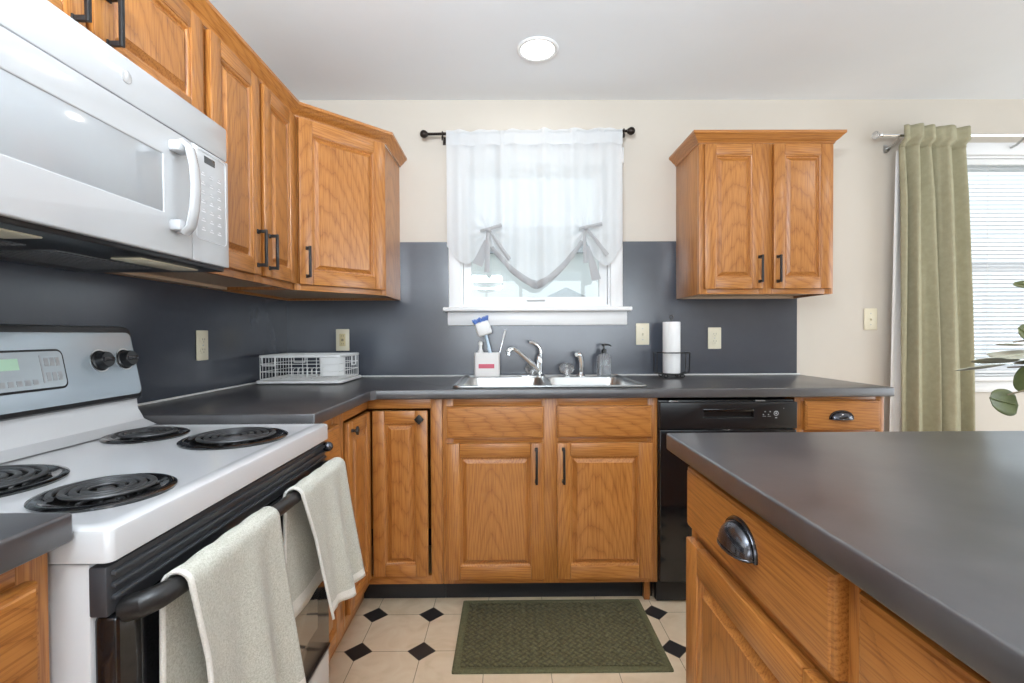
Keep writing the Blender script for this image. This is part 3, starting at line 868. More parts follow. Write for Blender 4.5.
towel('dish_towel', 'oatmeal terry towel draped over the far end of the oven handle', -1.520, -1.265, .49, .452, .065, .060, .022, 8)

# ------------------------------------------------------------------ microwave
t = thing('microwave', 'white over-the-range microwave under the short oak cabinet', 'microwave', (-.985, -1.62, 1.326))
MY0, MY1, MF = -1.998, -1.237, -.782
g = G(); g.box(XL+.002, -.806, MY0+.002, MY1-.002, 1.332, 1.7145, .003); g.done('body', WHITE_M, t)
g = G(); g.box(-.807, MF-.002, MY0, MY1, 1.622, 1.7145, .006); vt = g.done('vent_header', WHITE_M, t)
g = G(); g.lathe([(.0135, 0), (.0135, .0015), (.0120, .002), (0, .002)], (MF-.002, -1.594, 1.672), 28, Matrix.Rotation(pi/2, 4, 'Y')); g.done('round_badge', mat('badge_silver', (.62, .62, .62), .25, metal=.5), vt)
g = G(); ys_ = [MY0, -1.93, -1.492, -1.3945]
b = G(); b.cells(ys_, [1.327, 1.422, 1.553, 1.620], lambda i, j: None if i == j == 1 else 0, -.806, MF, 'yz', bev=.004)
g.add(b.bm); dm = g.done('door', WHITE_M, t)
g = G(); g.box(-.80, MF-.003, -1.931, -1.491, 1.421, 1.554, .001); g.done('door_window', GREYWIN, dm)
g = G()
hp = [(MF-.002, -1.452, 1.594), (MF+.020, -1.452, 1.594), (MF+.034, -1.452, 1.580), (MF+.043, -1.452, 1.535), (MF+.046, -1.452, 1.488), (MF+.043, -1.452, 1.441), (MF+.034, -1.452, 1.396), (MF+.020, -1.452, 1.382), (MF-.002, -1.452, 1.382)]
g.tube(hp, .0135, 14, sx=.55, sy=1.25, up=(1, 0, 0))
for z_ in (1.383, 1.567): g.box(MF-.002, MF+.026, -1.478, -1.436, z_, z_+.026, .006)
g.done('handle', WHITE_M, dm)
g = G(); g.box(-.806, MF, -1.392, MY1, 1.327, 1.620, .004); cp = g.done('control_panel', WHITE_M, t)
g = G(); b = G()
pts0 = rr(-1.378, -1.252, 1.385, 1.612, .010, 0)
for ra in (0, .0012):
    pass
ring = [(MF+.0003, a, c) for a, c, _ in pts0]
g.tube(ring, .0010, 5, closed=True); g.done('panel_outline', PRINT_L, cp)
g = G(); g.box(MF-.001, MF+.0008, -1.345, -1.300, 1.585, 1.603, .0005); g.done('display', DARKLED, cp)
g = G()
for r_ in range(7):
    for c_ in range(3):
        y0 = -1.362 + c_*.034; z0 = 1.405 + r_*.0235
        g.box(MF-.0005, MF+.0004, y0+.004, y0+.020, z0+.004, z0+.007); g.box(MF-.0005, MF+.0004, y0+.008, y0+.016, z0+.010, z0+.0125)
g.done('key_marks', mat('faint_print', (.70, .70, .71), .4), cp)
# underside: dark pan with filters and lamp lens
g = G(); g.box(XL+.010, MF-.012, MY0+.004, MY1-.004, 1.316, 1.331, .004)
un = g.done('underside_pan', BLACKP, t)
for y0, y1 in ((-1.94, -1.66), (-1.60, -1.33)):
    g = G(); g.box(-1.10, -.93, y0, y1, 1.3135, 1.3165, .001)
    for k in range(9): g.box(-1.095+.018*k, -1.089+.018*k, y0+.005, y1-.005, 1.312, 1.3140)
    g.done('grease_filter', MESHF, un)
g = G(); g.box(-.90, -.83, -1.50, -1.30, 1.3125, 1.3165, .002); g.done('lamp_lens', HOODLENS, un)
g = G(); g.box(-.90, -.83, -1.93, -1.73, 1.3125, 1.3165, .002); g.done('lamp_lens', HOODLENS, un)

# ------------------------------------------------------------------ island
IX0, IXF = .355, .396
t = thing('countertop', 'large charcoal island countertop filling the right foreground', 'countertop', (1.1, -2.3, CZ0))
g = G(); g.cells([IX0, 1.95], [-3.3, -1.513], lambda i, j: 0, CZ0, CZ1, 'xy', bev=.005)
g.done('slab', LAM, t)
def island_unit(label, y_far, w, lay):
    t = thing('island_cabinet', label, 'cabinet', (IXF, y_far, 0), -pi/2)
    carcass(t, 0, w, .019, .60, KZ, BZ)
    face_frame(t, w, KZ, BZ, lay['st'], [(KZ, KZ+.04), (.700, .735), (BZ-.018, BZ)])
    for x0, x1 in lay['fr']:
        d = drawer_front(t, x0, x1, .730, .856, name='drawer'); cup_pull(d, ((x1-x0)/2+.012, -.02, .070), w=.094, h=.043, d=.028)
        d = door(t, x0, x1, .122, .706, fr=.058); bar_pull(d, (x1-x0-.03, -.02, .48))
    g = G(); g.box(0, w, .075, .09, 0, KZ, .001); g.done('toe_board', TOE, t, world=False)
    return t
island_unit('oak island cabinet at the far end, with one drawer over a door', -1.560, .500, dict(st=[(0, .030), (.465, .500)], fr=[(.018, .484)]))
island_unit('oak island cabinet nearest the camera, its drawer cut by the frame', -2.062, .780, dict(st=[(0, .030), (.375, .405), (.75, .78)], fr=[(.018, .384), (.396, .762)]))
g = G(); g.box(IXF+.606, 1.75, -2.842, -1.560, 0.0005, BZ, .001)
tag(g.done('island_back_panel', OAK_Z), 'plain oak back of the island on its dining side', 'panel')

# ------------------------------------------------------------------ sink
t = thing('sink', 'stainless steel double bowl drop-in sink under the window', 'sink', (.17, -.31, .914))
sx0, sx1, sy0, sy1 = -.240, .588, -.585, -.045
z0 = .9145
def bowl(g, x0, x1, y0, y1, depth):
    g.loft([rr(x0-.012, x1+.012, y0-.012, y1+.012, .05, z0+.004), rr(x0-.003, x1+.003, y0-.003, y1+.003, .045, z0+.003), rr(x0, x1, y0, y1, .045, z0-.004),
            rr(x0+.006, x1-.006, y0+.006, y1-.006, .05, z0-depth+.03), rr(x0+.03, x1-.03, y0+.03, y1-.03, .05, z0-depth)], cap0=False)
B1, B2 = (-.196, .160, -.540, -.135), (.194, .546, -.540, -.135)
g = G(); bowl(g, *B1, .17); bowl(g, *B2, .17)
# flat deck between rim and bowls
def deckrect(a, b_, c, d_): g.box(a, b_, c, d_, z0+.0005, z0+.004)
deckrect(sx0+.012, B1[0]-.006, sy0+.012, sy1-.012); deckrect(B1[1]+.006, B2[0]-.006, B1[2]-.01, B1[3]+.01); deckrect(B2[1]+.006, sx1-.012, sy0+.012, sy1-.012)
deckrect(sx0+.012, sx1-.012, sy0+.012, B1[2]-.006); deckrect(sx0+.012, sx1-.012, B1[3]+.006, sy1-.012)
rim = rr(sx0+.008, sx1-.008, sy0+.008, sy1-.008, .03, z0+.0045)
g.tube(rim, .008, 8, closed=True, sx=.75)
for bx in ((B1[0]+B1[1])/2, (B2[0]+B2[1])/2):
    g.lathe([(.055, 0), (.055, .003), (.04, .003), (.03, -.0005+.001), (0, .001)], (bx, -.33, z0-.17), 24)
g.done('double_bowl', STEEL, t)
# faucet
fz = z0+.0045
t = thing('faucet', 'chrome faucet with arched lever and long spout at the sink', 'faucet', (.160, -.085, fz))
g = G(); g.lathe([(.030, 0), (.030, .006), (.024, .010), (.018, .014), (.0165, .060), (.0185, .085), (.017, .100), (.008, .112), (0, .114)], (.160, -.085, fz), 24); g.done('body', CHROME, t)
sp = [(.150, -.095, fz+.035), (.125, -.115, fz+.062), (.085, -.150, fz+.100), (.045, -.185, fz+.135), (.022, -.208, fz+.149), (.008, -.220, fz+.147), (-.002, -.228, fz+.136)]
g = G(); g.tube(sp, [.013, .0125, .0115, .0105, .0105, .011, .011], 14); g.lathe([(.012, -.016), (.012, 0)], (-.002, -.228, fz+.134), 16); g.done('spout', CHROME, t)
g = G(); g.tube([(.164, -.085, fz+.095), (.166, -.088, fz+.125), (.160, -.094, fz+.150), (.145, -.104, fz+.168), (.120, -.118, fz+.180), (.103, -.126, fz+.180)], [.012, .011, .010, .009, .008, .0065], 12, sy=1.4); g.done('lever', CHROME, t)
g = G(); g.box(.065, .150, -.110, -.060, fz, fz+.006, .0025); g.done('escutcheon', CHROME, t)
def tap_knob(x, y, label, gr):
    t = thing('tap_handle', label, 'tap', (x, y, fz), group=gr)
    g = G(); g.lathe([(.020, 0), (.020, .005), (.010, .010), (.008, .024), (.009, .030)], (x, y, fz), 18); g.done('stem', CHROME, t)
    g = G()
    M = Matrix.Rotation(radians(38), 4, 'X')
    n = 12
    prof = [(.0, -.015), (.024, -.013), (.037, -.005), (.039, .003), (.034, .011), (.022, .015), (0, .0155)]
    rings = [[(M @ Vector((max(r, .0001)*(1 + .06*(j % 2))*cos(2*pi*j/(2*n)), max(r, .0001)*(1+.06*(j % 2))*sin(2*pi*j/(2*n)), z))) + Vector((x, y-.004, fz+.040)) for j in range(2*n)] for r, z in prof]
    g.loft(rings); g.done('acrylic_grip', CLEAR, t, smooth=15)
    g = G(); g.lathe([(.008, .0155), (.008, .018), (0, .0185)], (x, y-.004, fz+.040), 12, M); g.done('cap', CHROME, t)
tap_knob(.125, -.082, 'clear acrylic tap handle partly behind the faucet spout', 'acrylic tap handles')
tap_knob(.302, -.082, 'clear acrylic tap handle between the faucet and the side sprayer', 'acrylic tap handles')
t = thing('side_sprayer', 'chrome side sprayer standing on the sink ledge', 'sprayer', (.377, -.085, fz))
g = G(); g.lathe([(.024, 0), (.024, .004), (.017, .012), (.014, .020)], (.377, -.085, fz), 20); g.done('base', CHROME, t)
g = G(); g.tube([(.377, -.085, fz+.018), (.380, -.085, fz+.050), (.379, -.087, fz+.080), (.371, -.093, fz+.104), (.360, -.102, fz+.116), (.350, -.112, fz+.114)], [.012, .013, .0145, .016, .016, .011], 14); g.done('spray_head', CHROME, t)

# soap bottle
t = thing('soap_bottle', 'clear pump soap bottle at the right of the sink ledge', 'bottle', (.498, -.085, fz))
bx, by = .498, -.085
g = G()
g.loft([rr(bx-.034, bx+.034, by-.024, by+.024, .012, fz), rr(bx-.036, bx+.036, by-.026, by+.026, .014, fz+.006), rr(bx-.036, bx+.036, by-.026, by+.026, .014, fz+.100), rr(bx-.030, bx+.030, by-.022, by+.022, .014, fz+.112), rr(bx-.012, bx+.012, by-.012, by+.012, .0115, fz+.118), rr(bx-.012, bx+.012, by-.012, by+.012, .0115, fz+.126)])
g.done('bottle_body', SOAPM, t)
g = G(); g.lathe([(.014, .120), (.014, .138), (.006, .142), (.0045, .158), (.011, .160), (.011, .168), (0, .169)], (bx, by, fz), 16); g.tube([(bx, by, fz+.164), (bx+.02, by-.012, fz+.165), (bx+.034, by-.02, fz+.158)], [.006, .005, .004], 8); g.done('pump', BLACKP, t)
g = G(); g.tube([(bx, by, fz+.12), (bx-.006, by, fz+.06), (bx-.015, by, fz+.008)], .0022, 6); g.done('dip_tube', WHITE_P, t)

# brush caddy and brushes
t = thing('brush_caddy', 'white rectangular caddy with a pink strip, left on the sink ledge', 'caddy', (-.112, -.085, fz))
kx, ky = -.112, -.085
g = G()
o_, i_ = [rr(kx-.066, kx+.066, ky-.030, ky+.030, .014, z) for z in (fz, fz+.004, fz+.122, fz+.126)], [rr(kx-.062, kx+.062, ky-.026, ky+.026, .012, z) for z in (fz+.126, fz+.012)]
g.loft([rr(kx-.063, kx+.063, ky-.027, ky+.027, .014, fz)] + o_[1:] + i_)
g.done('box', STONE, t)
g = G(); g.box(kx-.043, kx+.038, ky-.0312, ky-.0298, fz+.046, fz+.068, .0005); g.done('pink_strip', PINK, t, label='pink strip')
t = thing('scrub_brush', 'white handled scrub brush with blue bristles standing in the caddy', 'brush', (-.095, -.085, fz+.014))
g = G(); g.tube([(-.075, -.085, fz+.016), (-.088, -.085, fz+.09), (-.108, -.087, fz+.18), (-.122, -.088, fz+.235)], [.010, .010, .0075, .0085], 10); g.done('handle', BLUEC, t)
Mh = Matrix.Translation((-.134, -.088, fz+.262)) @ Matrix.Rotation(radians(-18), 4, 'Y')
g = G(); b = G(); b.box(-.038, .038, -.026, .026, -.048, .026, .012, seg=3); g.add(b.bm, None, Mh); g.done('head', WHITE_P, t)
g = G(); rb = random.Random(4)
for i in range(90):
    a, c = rb.uniform(-.028, .028), rb.uniform(-.02, .02)
    p0 = Mh @ Vector((a*1.25, c*1.2, .020)); p1 = Mh @ Vector((a*1.6, c*1.5, .046 + rb.uniform(-.006, .004)))
    g.tube([p0, p1], .0019, 4)
g.done('bristles', BLUE, t)
t = thing('squeeze_bottle', 'small white capped bottle poking out of the caddy', 'bottle', (-.146, -.085, fz+.014))
g = G(); g.lathe([(.018, .0), (.018, .105), (.012, .125), (.009, .130), (.0085, .150), (.011, .152), (.011, .166), (.007, .170), (0, .171)], (-.146, -.085, fz+.014), 18); g.done('bottle_body', WHITE_P, t)
t = thing('straw_brush', 'thin wire straw brush with white tip leaning in the caddy', 'brush', (-.06, -.085, fz+.014))
g = G(); g.tube([(-.066, -.085, fz+.015), (-.045, -.085, fz+.13), (-.028, -.085, fz+.195)], .0015, 6); g.done('wire', CHROME, t)
g = G(); g.tube([(-.030, -.085, fz+.190), (-.022, -.085, fz+.220), (-.015, -.085, fz+.245)], [.003, .0052, .003], 8); g.done('bristle_tip', WHITE_P, t)

# paper towel holder and roll
px, py, pz = .838, -.125, CZ1+.0005
t = thing('paper_towel_holder', 'black wire paper towel holder standing on the counter', 'holder', (px, py, pz))
g = G()
base = [(px + .060*cos(2*pi*k/24), py + .060*sin(2*pi*k/24), pz+.018) for k in range(24)]
g.tube(base, .0032, 8, closed=True)
g.tube([(px-.060, py, pz+.018), (px+.060, py, pz+.018)], .0032, 8); g.tube([(px, py-.06, pz+.018), (px, py+.06, pz+.018)], .0032, 8)
g.done('base_ring', BLACKM, t)
for sx_ in (-1, 1):
    for sy_ in (-1, 1):
        g = G()
        c = Vector((px + sx_*.042, py + sy_*.042, pz+.010))
        g.tube([c + Vector((.010*cos(2*pi*k/14), 0, .0075*sin(2*pi*k/14))) for k in range(14)], .0030, 6, closed=True)
        g.done('foot', BLACKM, t)
g = G(); g.tube([(px, py, pz+.018), (px, py, pz+.300)], .004, 8)
g.tube([(px + .009*cos(2*pi*k/16), py, pz+.309 + .009*sin(2*pi*k/16)) for k in range(16)], .0028, 6, closed=True); g.done('post', BLACKM, t)
g = G()
for s in (-1, 1):
    X = px + s*.083
    g.tube([(px + s*.050, py-.02, pz+.018), (X-.003*s, py-.022, pz+.024), (X, py-.024, pz+.034), (X, py-.030, pz+.120), (X-.002*s, py-.034, pz+.128)], .0030, 8)
    g.tube([(px + s*.050, py+.02, pz+.018), (X-.003*s, py+.022, pz+.024), (X, py+.024, pz+.034), (X, py+.030, pz+.128)], .0030, 8)
    g.tube([(X, py-.030, pz+.128), (X, py+.030, pz+.128)], .0030, 8)
g.tube([(px-.083, py-.033, pz+.128), (px-.05, py-.062, pz+.128), (px, py-.074, pz+.128), (px+.05, py-.062, pz+.128), (px+.083, py-.033, pz+.128)], .0030, 8)
g.done('side_arms', BLACKM, t)
t = thing('paper_towel_roll', 'white paper towel roll on the black wire holder', 'paper towel', (px, py, pz+.022))
g = G(); g.lathe([(.018, .0225), (.042, .0225), (.0435, .026), (.0435, .282), (.042, .285), (.018, .285), (.018, .0225)], (px, py, pz), 36); g.done('roll', PAPER, t)

# ------------------------------------------------------------------ dish rack
t = thing('dish_rack', 'white wire dish rack on a drain tray in the counter corner', 'rack', (-.965, -.23, CZ1))
ax0, ax1, ay0, ay1 = -1.160, -.765, -.395, -.075
g = G()
zt = CZ1+.0006
g.loft([rr(ax0+.01, ax1-.01, ay0+.01, ay1-.01, .02, zt), rr(ax0, ax1, ay0, ay1, .02, zt+.006), rr(ax0, ax1, ay0, ay1, .02, zt+.016), rr(ax0+.004, ax1-.004, ay0+.004, ay1-.004, .018, zt+.018), rr(ax0+.012, ax1-.012, ay0+.012, ay1-.012, .016, zt+.010)])
g.done('drain_tray', STONE, t)
rx0, rx1, ry0, ry1 = ax0+.014, ax1-.014, ay0+.016, ay1-.010
zb, zt2 = zt+.022, zt+.128
g = G()
g.tube(rr(rx0, rx1, ry0, ry1, .012, zt2), .0042, 8, closed=True, sx=1.5)
g.done('top_rim', WHITE_P, t)
g = G()
for zz in (zb, zb+.035, zb+.070): g.tube(rr(rx0+.003, rx1-.003, ry0+.003, ry1-.003, .010, zz), .0017, 6, closed=True)
nx = 5
for i in range(nx+1):
    x = rx0 + .004 + (rx1-rx0-.008)*i/nx
    g.tube([(x, ry0+.002, zt2), (x, ry0+.003, zb), (x, ry1-.003, zb), (x, ry1-.002, zt2)], .0019, 6)
for i in range(1, 10):
    y = ry0 + (ry1-ry0)*i/10
    for x in (rx0+.002, rx1-.002): g.tube([(x, y, zt2), (x, y, zb)], .0013, 6)
for i in range(1, 5):
    y = ry0 + (ry1-ry0)*i/5
    g.tube([(rx0+.003, y, zb), (rx1-.003, y, zb)], .0016, 6)
for i in range(7):
    x = rx0+.11 + i*.022
    g.tube([(x, ry0+.10, zb), (x, ry0+.105, zb+.038), (x, ry0+.135, zb+.046), (x, ry0+.165, zb+.038), (x, ry0+.17, zb)], .0017, 6)
for x, y in ((rx0+.045, ry0), (rx0+.06, ry1), (rx1, ry0+.20)):
    if x == rx1: pts = [(x+.003, y-.03, zt2), (x+.003, y-.028, zt2-.050), (x+.003, y+.028, zt2-.050), (x+.003, y+.03, zt2)]
    else: pts = [(x-.03, y-.003, zt2), (x-.028, y-.003, zt2-.042), (x+.028, y-.003, zt2-.042), (x+.03, y-.003, zt2)]
    g.tube(pts, .0034, 8)
for cxx in (rx0+.01, rx1-.01):
    for cyy in (ry0+.012, ry1-.012): g.tube([(cxx, cyy, zb), (cxx, cyy, zt+.011)], .003, 6)
g.done('wire_basket', WHITE_P, t)
t = thing('utensil_cup', 'white plastic utensil cup inside the dish rack', 'cup', (-.875, -.20, zb+.003))
g = G()
Mz = Matrix.Translation((-.880, -.185, zb+.0025)) @ Matrix.Rotation(radians(20), 4, 'Z')
def xr(l, ): return [Mz @ Vector(p) for p in l]
hh = .088
g.loft([xr(rr(-.056, .056, -.034, .034, .008, 0)), xr(rr(-.060, .060, -.038, .038, .009, hh)), xr(rr(-.0575, .0575, -.0355, .0355, .008, hh)), xr(rr(-.053, .053, -.031, .031, .007, .004))])
b = G(); b.box(-.0015, .0015, -.033, .033, .003, hh-.004); g.add(b.bm, None, Mz)
g.done('cup_body', WHITE_P, t)

# ------------------------------------------------------------------ switches and outlets
def plate(kind, label, loc, rot, grp=None):
    t = thing('light_switch' if kind == 'toggle' else 'wall_outlet', label, 'switch' if kind == 'toggle' else 'outlet', loc, rot, grp)
    g = G(); g.box(-.0355, .0355, -.006, -.0008, -.058, .058, .0035); g.done('cover_plate', IVORY, t, world=False)
    g = G()
    for s in (-1, 1) if kind == 'toggle' else (0,): g.lathe([(.0032, 0), (.003, .0012), (0, .0014)], (0, -.006, s*.030), 10, Matrix.Rotation(pi/2, 4, 'X'))
    g.done('screw', STEEL, t, world=False)
    if kind == 'toggle':
        g = G(); g.box(-.005, .005, -.0065, -.0055, -.012, .012); b = G(); b.box(-.0035, .0035, -.016, -.002, -.004, .006, .0015); g.add(b.bm, None, Matrix.Rotation(.35, 4, 'X')); g.done('toggle', IVORY, t, world=False)
    elif kind == 'duplex':
        for s in (-1, 1):
            g = G(); g.lathe([(.0172, 0), (.0168, .0025), (.0155, .003), (0, .003)], (0, -.006, s*.0195), 20, Matrix.Rotation(pi/2, 4, 'X'), sy=.85); r = g.done('receptacle', IVORY, t, world=False)
            g = G()
            for dx in (-.0062, .0062): g.box(dx-.0012, dx+.0012, -.0094, -.0088, s*.0195+.0005, s*.0195+.0075)
            g.lathe([(.0022, 0), (.0022, .0006)], (0, -.0088, s*.0195-.0065), 10, Matrix.Rotation(pi/2, 4, 'X')); g.done('slots', IVORY_D, r, world=False)
    else:
        g = G(); g.box(-.0165, .0165, -.0085, -.0055, -.0335, .0335, .001); r = g.done('receptacle', mat('yellowed_plastic', (.60, .50, .28), .4), t, world=False)
        g = G()
        for s in (-1, 1):
            for dx in (-.0055, .0055): g.box(dx-.001, dx+.001, -.0092, -.0084, s*.021-.003, s*.021+.004)
        g.box(-.006, .006, -.0096, -.0084, -.006, -.001); g.box(-.006, .006, -.0096, -.0084, .001, .006); g.done('slots', IVORY_D, r, world=False)
plate('duplex', 'ivory outlet on the grey left wall beside the range backguard', (XL, -.722, 1.102), pi/2)
plate('decor', 'ivory outlet with a yellowed insert above the dish rack', (-.890, 0, 1.114), 0)
plate('toggle', 'ivory light switch between the window and the paper towels', (.723, 0, 1.138), 0)
plate('duplex', 'ivory outlet on the back wall right of the paper towels', (1.112, 0, 1.114), 0)
plate('toggle', 'ivory light switch on the beige wall left of the sage curtain', (1.958, 0, 1.213), 0)

# ------------------------------------------------------------------ kitchen curtain and rod
t = thing('curtain_rod', 'dark bronze curtain rod with ball finials above the kitchen window', 'curtain rod', (.10, -.075, 2.185))
rz_, ry_ = 2.188, -.075
g = G(); g.tube([(-.415, ry_, rz_-.006), (.10, ry_, rz_), (.625, ry_, rz_+.008)], .0075, 10); g.done('rod', BRONZE, t)
for x, s, zz in ((-.415, -1, rz_-.006), (.625, 1, rz_+.008)):
    g = G(); g.ball((x + s*.020, ry_, zz), .0205, 18, 12); g.lathe([(.011, 0), (.013, .004), (.009, .010)], (x, ry_, zz), 14, Matrix.Rotation(s*pi/2, 4, 'Y')); g.done('finial', BRONZE, t)
for x, zz in ((-.338, rz_-.005), (.606, rz_+.008)):
    g = G(); g.box(x-.008, x+.008, -.004, -.0005, zz-.03, zz+.012, .001); g.tube([(x, -.003, zz-.012), (x, -.06, zz-.013), (x, ry_, zz-.012)], .0045, 8); g.tube([(x, ry_ + .0115*cos(a), zz + .0115*sin(a)) for a in [2*pi*k/16 for k in range(16)]], .003, 6, closed=True); g.box(x-.005, x+.005, ry_-.004, ry_+.004, zz-.034, zz-.011, .001); g.done('bracket', BRONZE, t)
cxl, cxr, cyk = -.318, .597, -.078
TLx, TLz, TRx, TRz = -.098, 1.675, .400, 1.685
t = thing('tie_up_curtain', 'sheer white tie-up curtain with two bows over the kitchen window', 'curtain', (.14, -.075, 2.2))
def zbot(x):
    if x <= TLx: q = (x-cxl)/(TLx-cxl); return 1.600 - .10*sin(pi*min(1, q*1.15))*.9 + (.0 if q < .9 else .5*(q-.9))
    if x >= TRx: q = (cxr-x)/(cxr-TRx); return 1.605 - .12*sin(pi*min(1, q*1.1))*.9 + (0 if q < .9 else .5*(q-.9))
    q = (x-TLx)/(TRx-TLx)
    return 1.392 + .215*abs(2*q-1)**1.55 + .03*(2*q-1)*(1 if q > .5 else 0)
def ctop(x): return 2.196 + .012*(x-cxl)/(cxr-cxl) + .004*sin(x*41) + .003*sin(x*73)
def curtain_pt(u, v):
    x = cxl + (cxr-cxl)*u; zt_, zb_ = ctop(x), zbot(x)
    z = zt_ + (zb_-zt_)*v
    # fabric is gathered towards the ties lower down
    pull = max(0, (2.05-z)/.5)
    fold = .011*sin(x*50 + 1.2*sin(x*9)) + .007*sin(x*87+1.0)
    fold *= (.6 + .5*min(1, v*1.5))
    dl, dr = (x-TLx), (x-TRx)
    crease = .020*math.exp(-(dl/.018)**2)*min(1, pull) + .020*math.exp(-(dr/.018)**2)*min(1, pull)
    for d0, zz in ((dl, TLz), (dr, TRz)):
        k = math.exp(-((d0)/.12)**2 - ((z-zz+.02)/.13)**2)
        fold += .008*k*sin(math.atan2(z-zz, d0+.0001)*9)
    belly = -.018*sin(pi*min(1, max(0, (x-TLx)/(TRx-TLx))))*v if TLx < x < TRx else 0
    y = cyk + fold + crease*.8 + belly - (.004 if v < .02 else 0)
    if z > 2.16: y = min(y, ry_-.0095)
    return (x, y, z)
g = G(); g.grid(curtain_pt, 150, 60); g.done('panel', SHEER, t, smooth=180, recalc=False)
# header sleeve around the rod (double layer)
g = G()
g.grid(lambda u, v: (cxl + (cxr-cxl)*u, (ry_-.0105-.003*abs(sin(u*60))) if v < .5 else (ry_ + .0105), (ctop(cxl + (cxr-cxl)*u)-.002 + .004) - .075*(1-abs(2*v-1)) if False else (ctop(cxl+(cxr-cxl)*u) - .078*(1-v*2) if v < .5 else ctop(cxl+(cxr-cxl)*u) - .078*(v*2-1))), 90, 12)
g.done('rod_pocket', SHEER, t, smooth=180)
# rolled hem of the swag
pts = []
for i in range(41):
    x = TLx + .012 + (TRx-TLx-.024)*i/40; p = curtain_pt((x-cxl)/(cxr-cxl), 1); pts.append((x, p[1]-.006, p[2]+.004))
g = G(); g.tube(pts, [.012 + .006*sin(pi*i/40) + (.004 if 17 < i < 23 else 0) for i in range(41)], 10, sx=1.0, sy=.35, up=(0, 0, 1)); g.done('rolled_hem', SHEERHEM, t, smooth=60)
def ribbon(g, pts, w0, w1, ny=0):
    pts = [Vector(p) for p in pts]; n = len(pts)
    rings = []
    for i, p in enumerate(pts):
        tt = (pts[min(i+1, n-1)] - pts[max(i-1, 0)]).normalized(); side = Vector((tt.z, 0, -tt.x)).normalized()
        w = (w0 + (w1-w0)*i/(n-1))/2
        rings.append([p - side*w + Vector((0, .002*sin(i), 0)), p + Vector((0, -.005, 0)), p + side*w, p + Vector((0, -.0035, 0))])
    g.loft(rings)
yk = -.106
for (X, Z, tails) in ((TLx, TLz, [((-.045, -.002), (.0, .006), (.065, .027), .020), ((-.004, 0), (-.006, -.08), (-.012, -.215), .028), ((.006, -.005), (.045, -.065), (.105, -.150), .020)]),
                      (TRx, TRz, [((-.035, -.004), (.0, .004), (.085, .020), .020), ((-.006, 0), (-.006, -.08), (-.001, -.180), .022), ((.008, -.008), (.05, -.06), (.112, -.140), .022)])):
    g = G()
    for a, b_, c, w in tails: ribbon(g, [(X+a[0], yk, Z+a[1]), (X+(a[0]+b_[0])/2, yk-.006, Z+(a[1]+b_[1])/2), (X+b_[0], yk-.008, Z+b_[1]), (X+(b_[0]+c[0])/2, yk-.006, Z+(b_[1]+c[1])/2), (X+c[0], yk-.004, Z+c[1])], w*.7, w)
    g.ball((X, yk-.006, Z), (.012, .009, .012), 12, 8)
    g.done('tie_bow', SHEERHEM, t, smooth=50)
# loose gathered tails under each knot
for (X, Z, pts, w) in ((TLx, TLz, [(-.012, -.05), (-.035, -.11), (-.062, -.175)], .05), (TRx, TRz, [(.010, -.09), (.034, -.17), (.058, -.265)], .045)):
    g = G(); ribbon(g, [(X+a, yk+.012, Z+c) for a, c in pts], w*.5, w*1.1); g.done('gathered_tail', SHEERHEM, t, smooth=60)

# ------------------------------------------------------------------ sage curtain, rod
t = thing('curtain_rod', 'thin silver curtain rod with clear finial above the right window', 'curtain rod', (2.7, -.09, 2.16))
g = G(); g.tube([(1.935, -.09, 2.165), (3.85, -.09, 2.165)], .0075, 10); g.done('rod', CHROME, t)
g = G(); g.ball((1.915, -.09, 2.166), (.016, .020, .020), 14, 8); g.done('finial', CLEAR, t, smooth=10)
g = G(); g.lathe([(.012, 0), (.014, .005), (.010, .016)], (1.948, -.09, 2.165), 14, Matrix.Rotation(-pi/2, 4, 'Y')); g.done('finial_collar', CHROME, t)
for x in (2.035, 2.695, 3.78):
    g = G(); g.box(x-.010, x+.010, -.004, -.0006, 2.105, 2.150, .001); g.tube([(x, -.003, 2.125), (x, -.05, 2.130), (x, -.085, 2.148), (x, -.09, 2.156)], .006, 8); g.lathe([(.013, -.008), (.013, .008)], (x, -.012, 2.122), 12, Matrix.Rotation(pi/2, 4, 'X')); g.done('bracket', STEEL, t)
t = thing('drape', 'long sage green curtain hanging left of the right window', 'curtain', (2.2, -.09, .02))
def drape_pt(u, v):
    z = 2.205 - 2.185*v
    k = min(1, v*6)
    xl_, xr_ = 2.048 + .010*v, 2.392 + .062*v + .012*sin(v*3)
    ph = u*9
    d = 0
    for c0, sl, w_, h_ in ((.04, -.01, .050, .036), (.205, .02, .080, .066), (.40, .07, .050, .058), (.66, .03, .110, .072), (.93, .02, .060, .058)):
        d += h_*math.exp(-abs((u-c0-sl*v*(1+.4*sin(4*v)))/w_)**2.4)
    d += .005*sin(u*38 + 3*v) + .004*sin(u*61 - 5*v)
    x = xl_ + (xr_-xl_)*u + .010*k*sin(u*16 + .8) + .016*v*(1-v)*sin(u*7)
    y = -.055 - d*(.75 + .25*k)
    if v < .035: y = min(y, -.098 - d*.5)
    y = min(y, -.045)
    z += .006*sin(ph*.5+1)*(1-k)
    return (x, y, z)
g = G(); g.grid(drape_pt, 130, 70); g.done('panel', DRAPE, t, smooth=180, solid=.002, recalc=False)
g = G()
for k in range(14):
    pass
def head_pt(u, v):
    p = drape_pt(u, 0.002 + .045*v); return (p[0], p[1]-.0035, p[2])
g.grid(head_pt, 130, 6); g.done('heading_band', DRAPE, t, smooth=180, solid=.0015, recalc=False)
g = G()
def lin(u, v):
    z = 2.10 - 2.07*v
    return (2.052 - .038*v**.8 + (.075)*u, -.052 - .004*sin(u*8 + v*2), z)
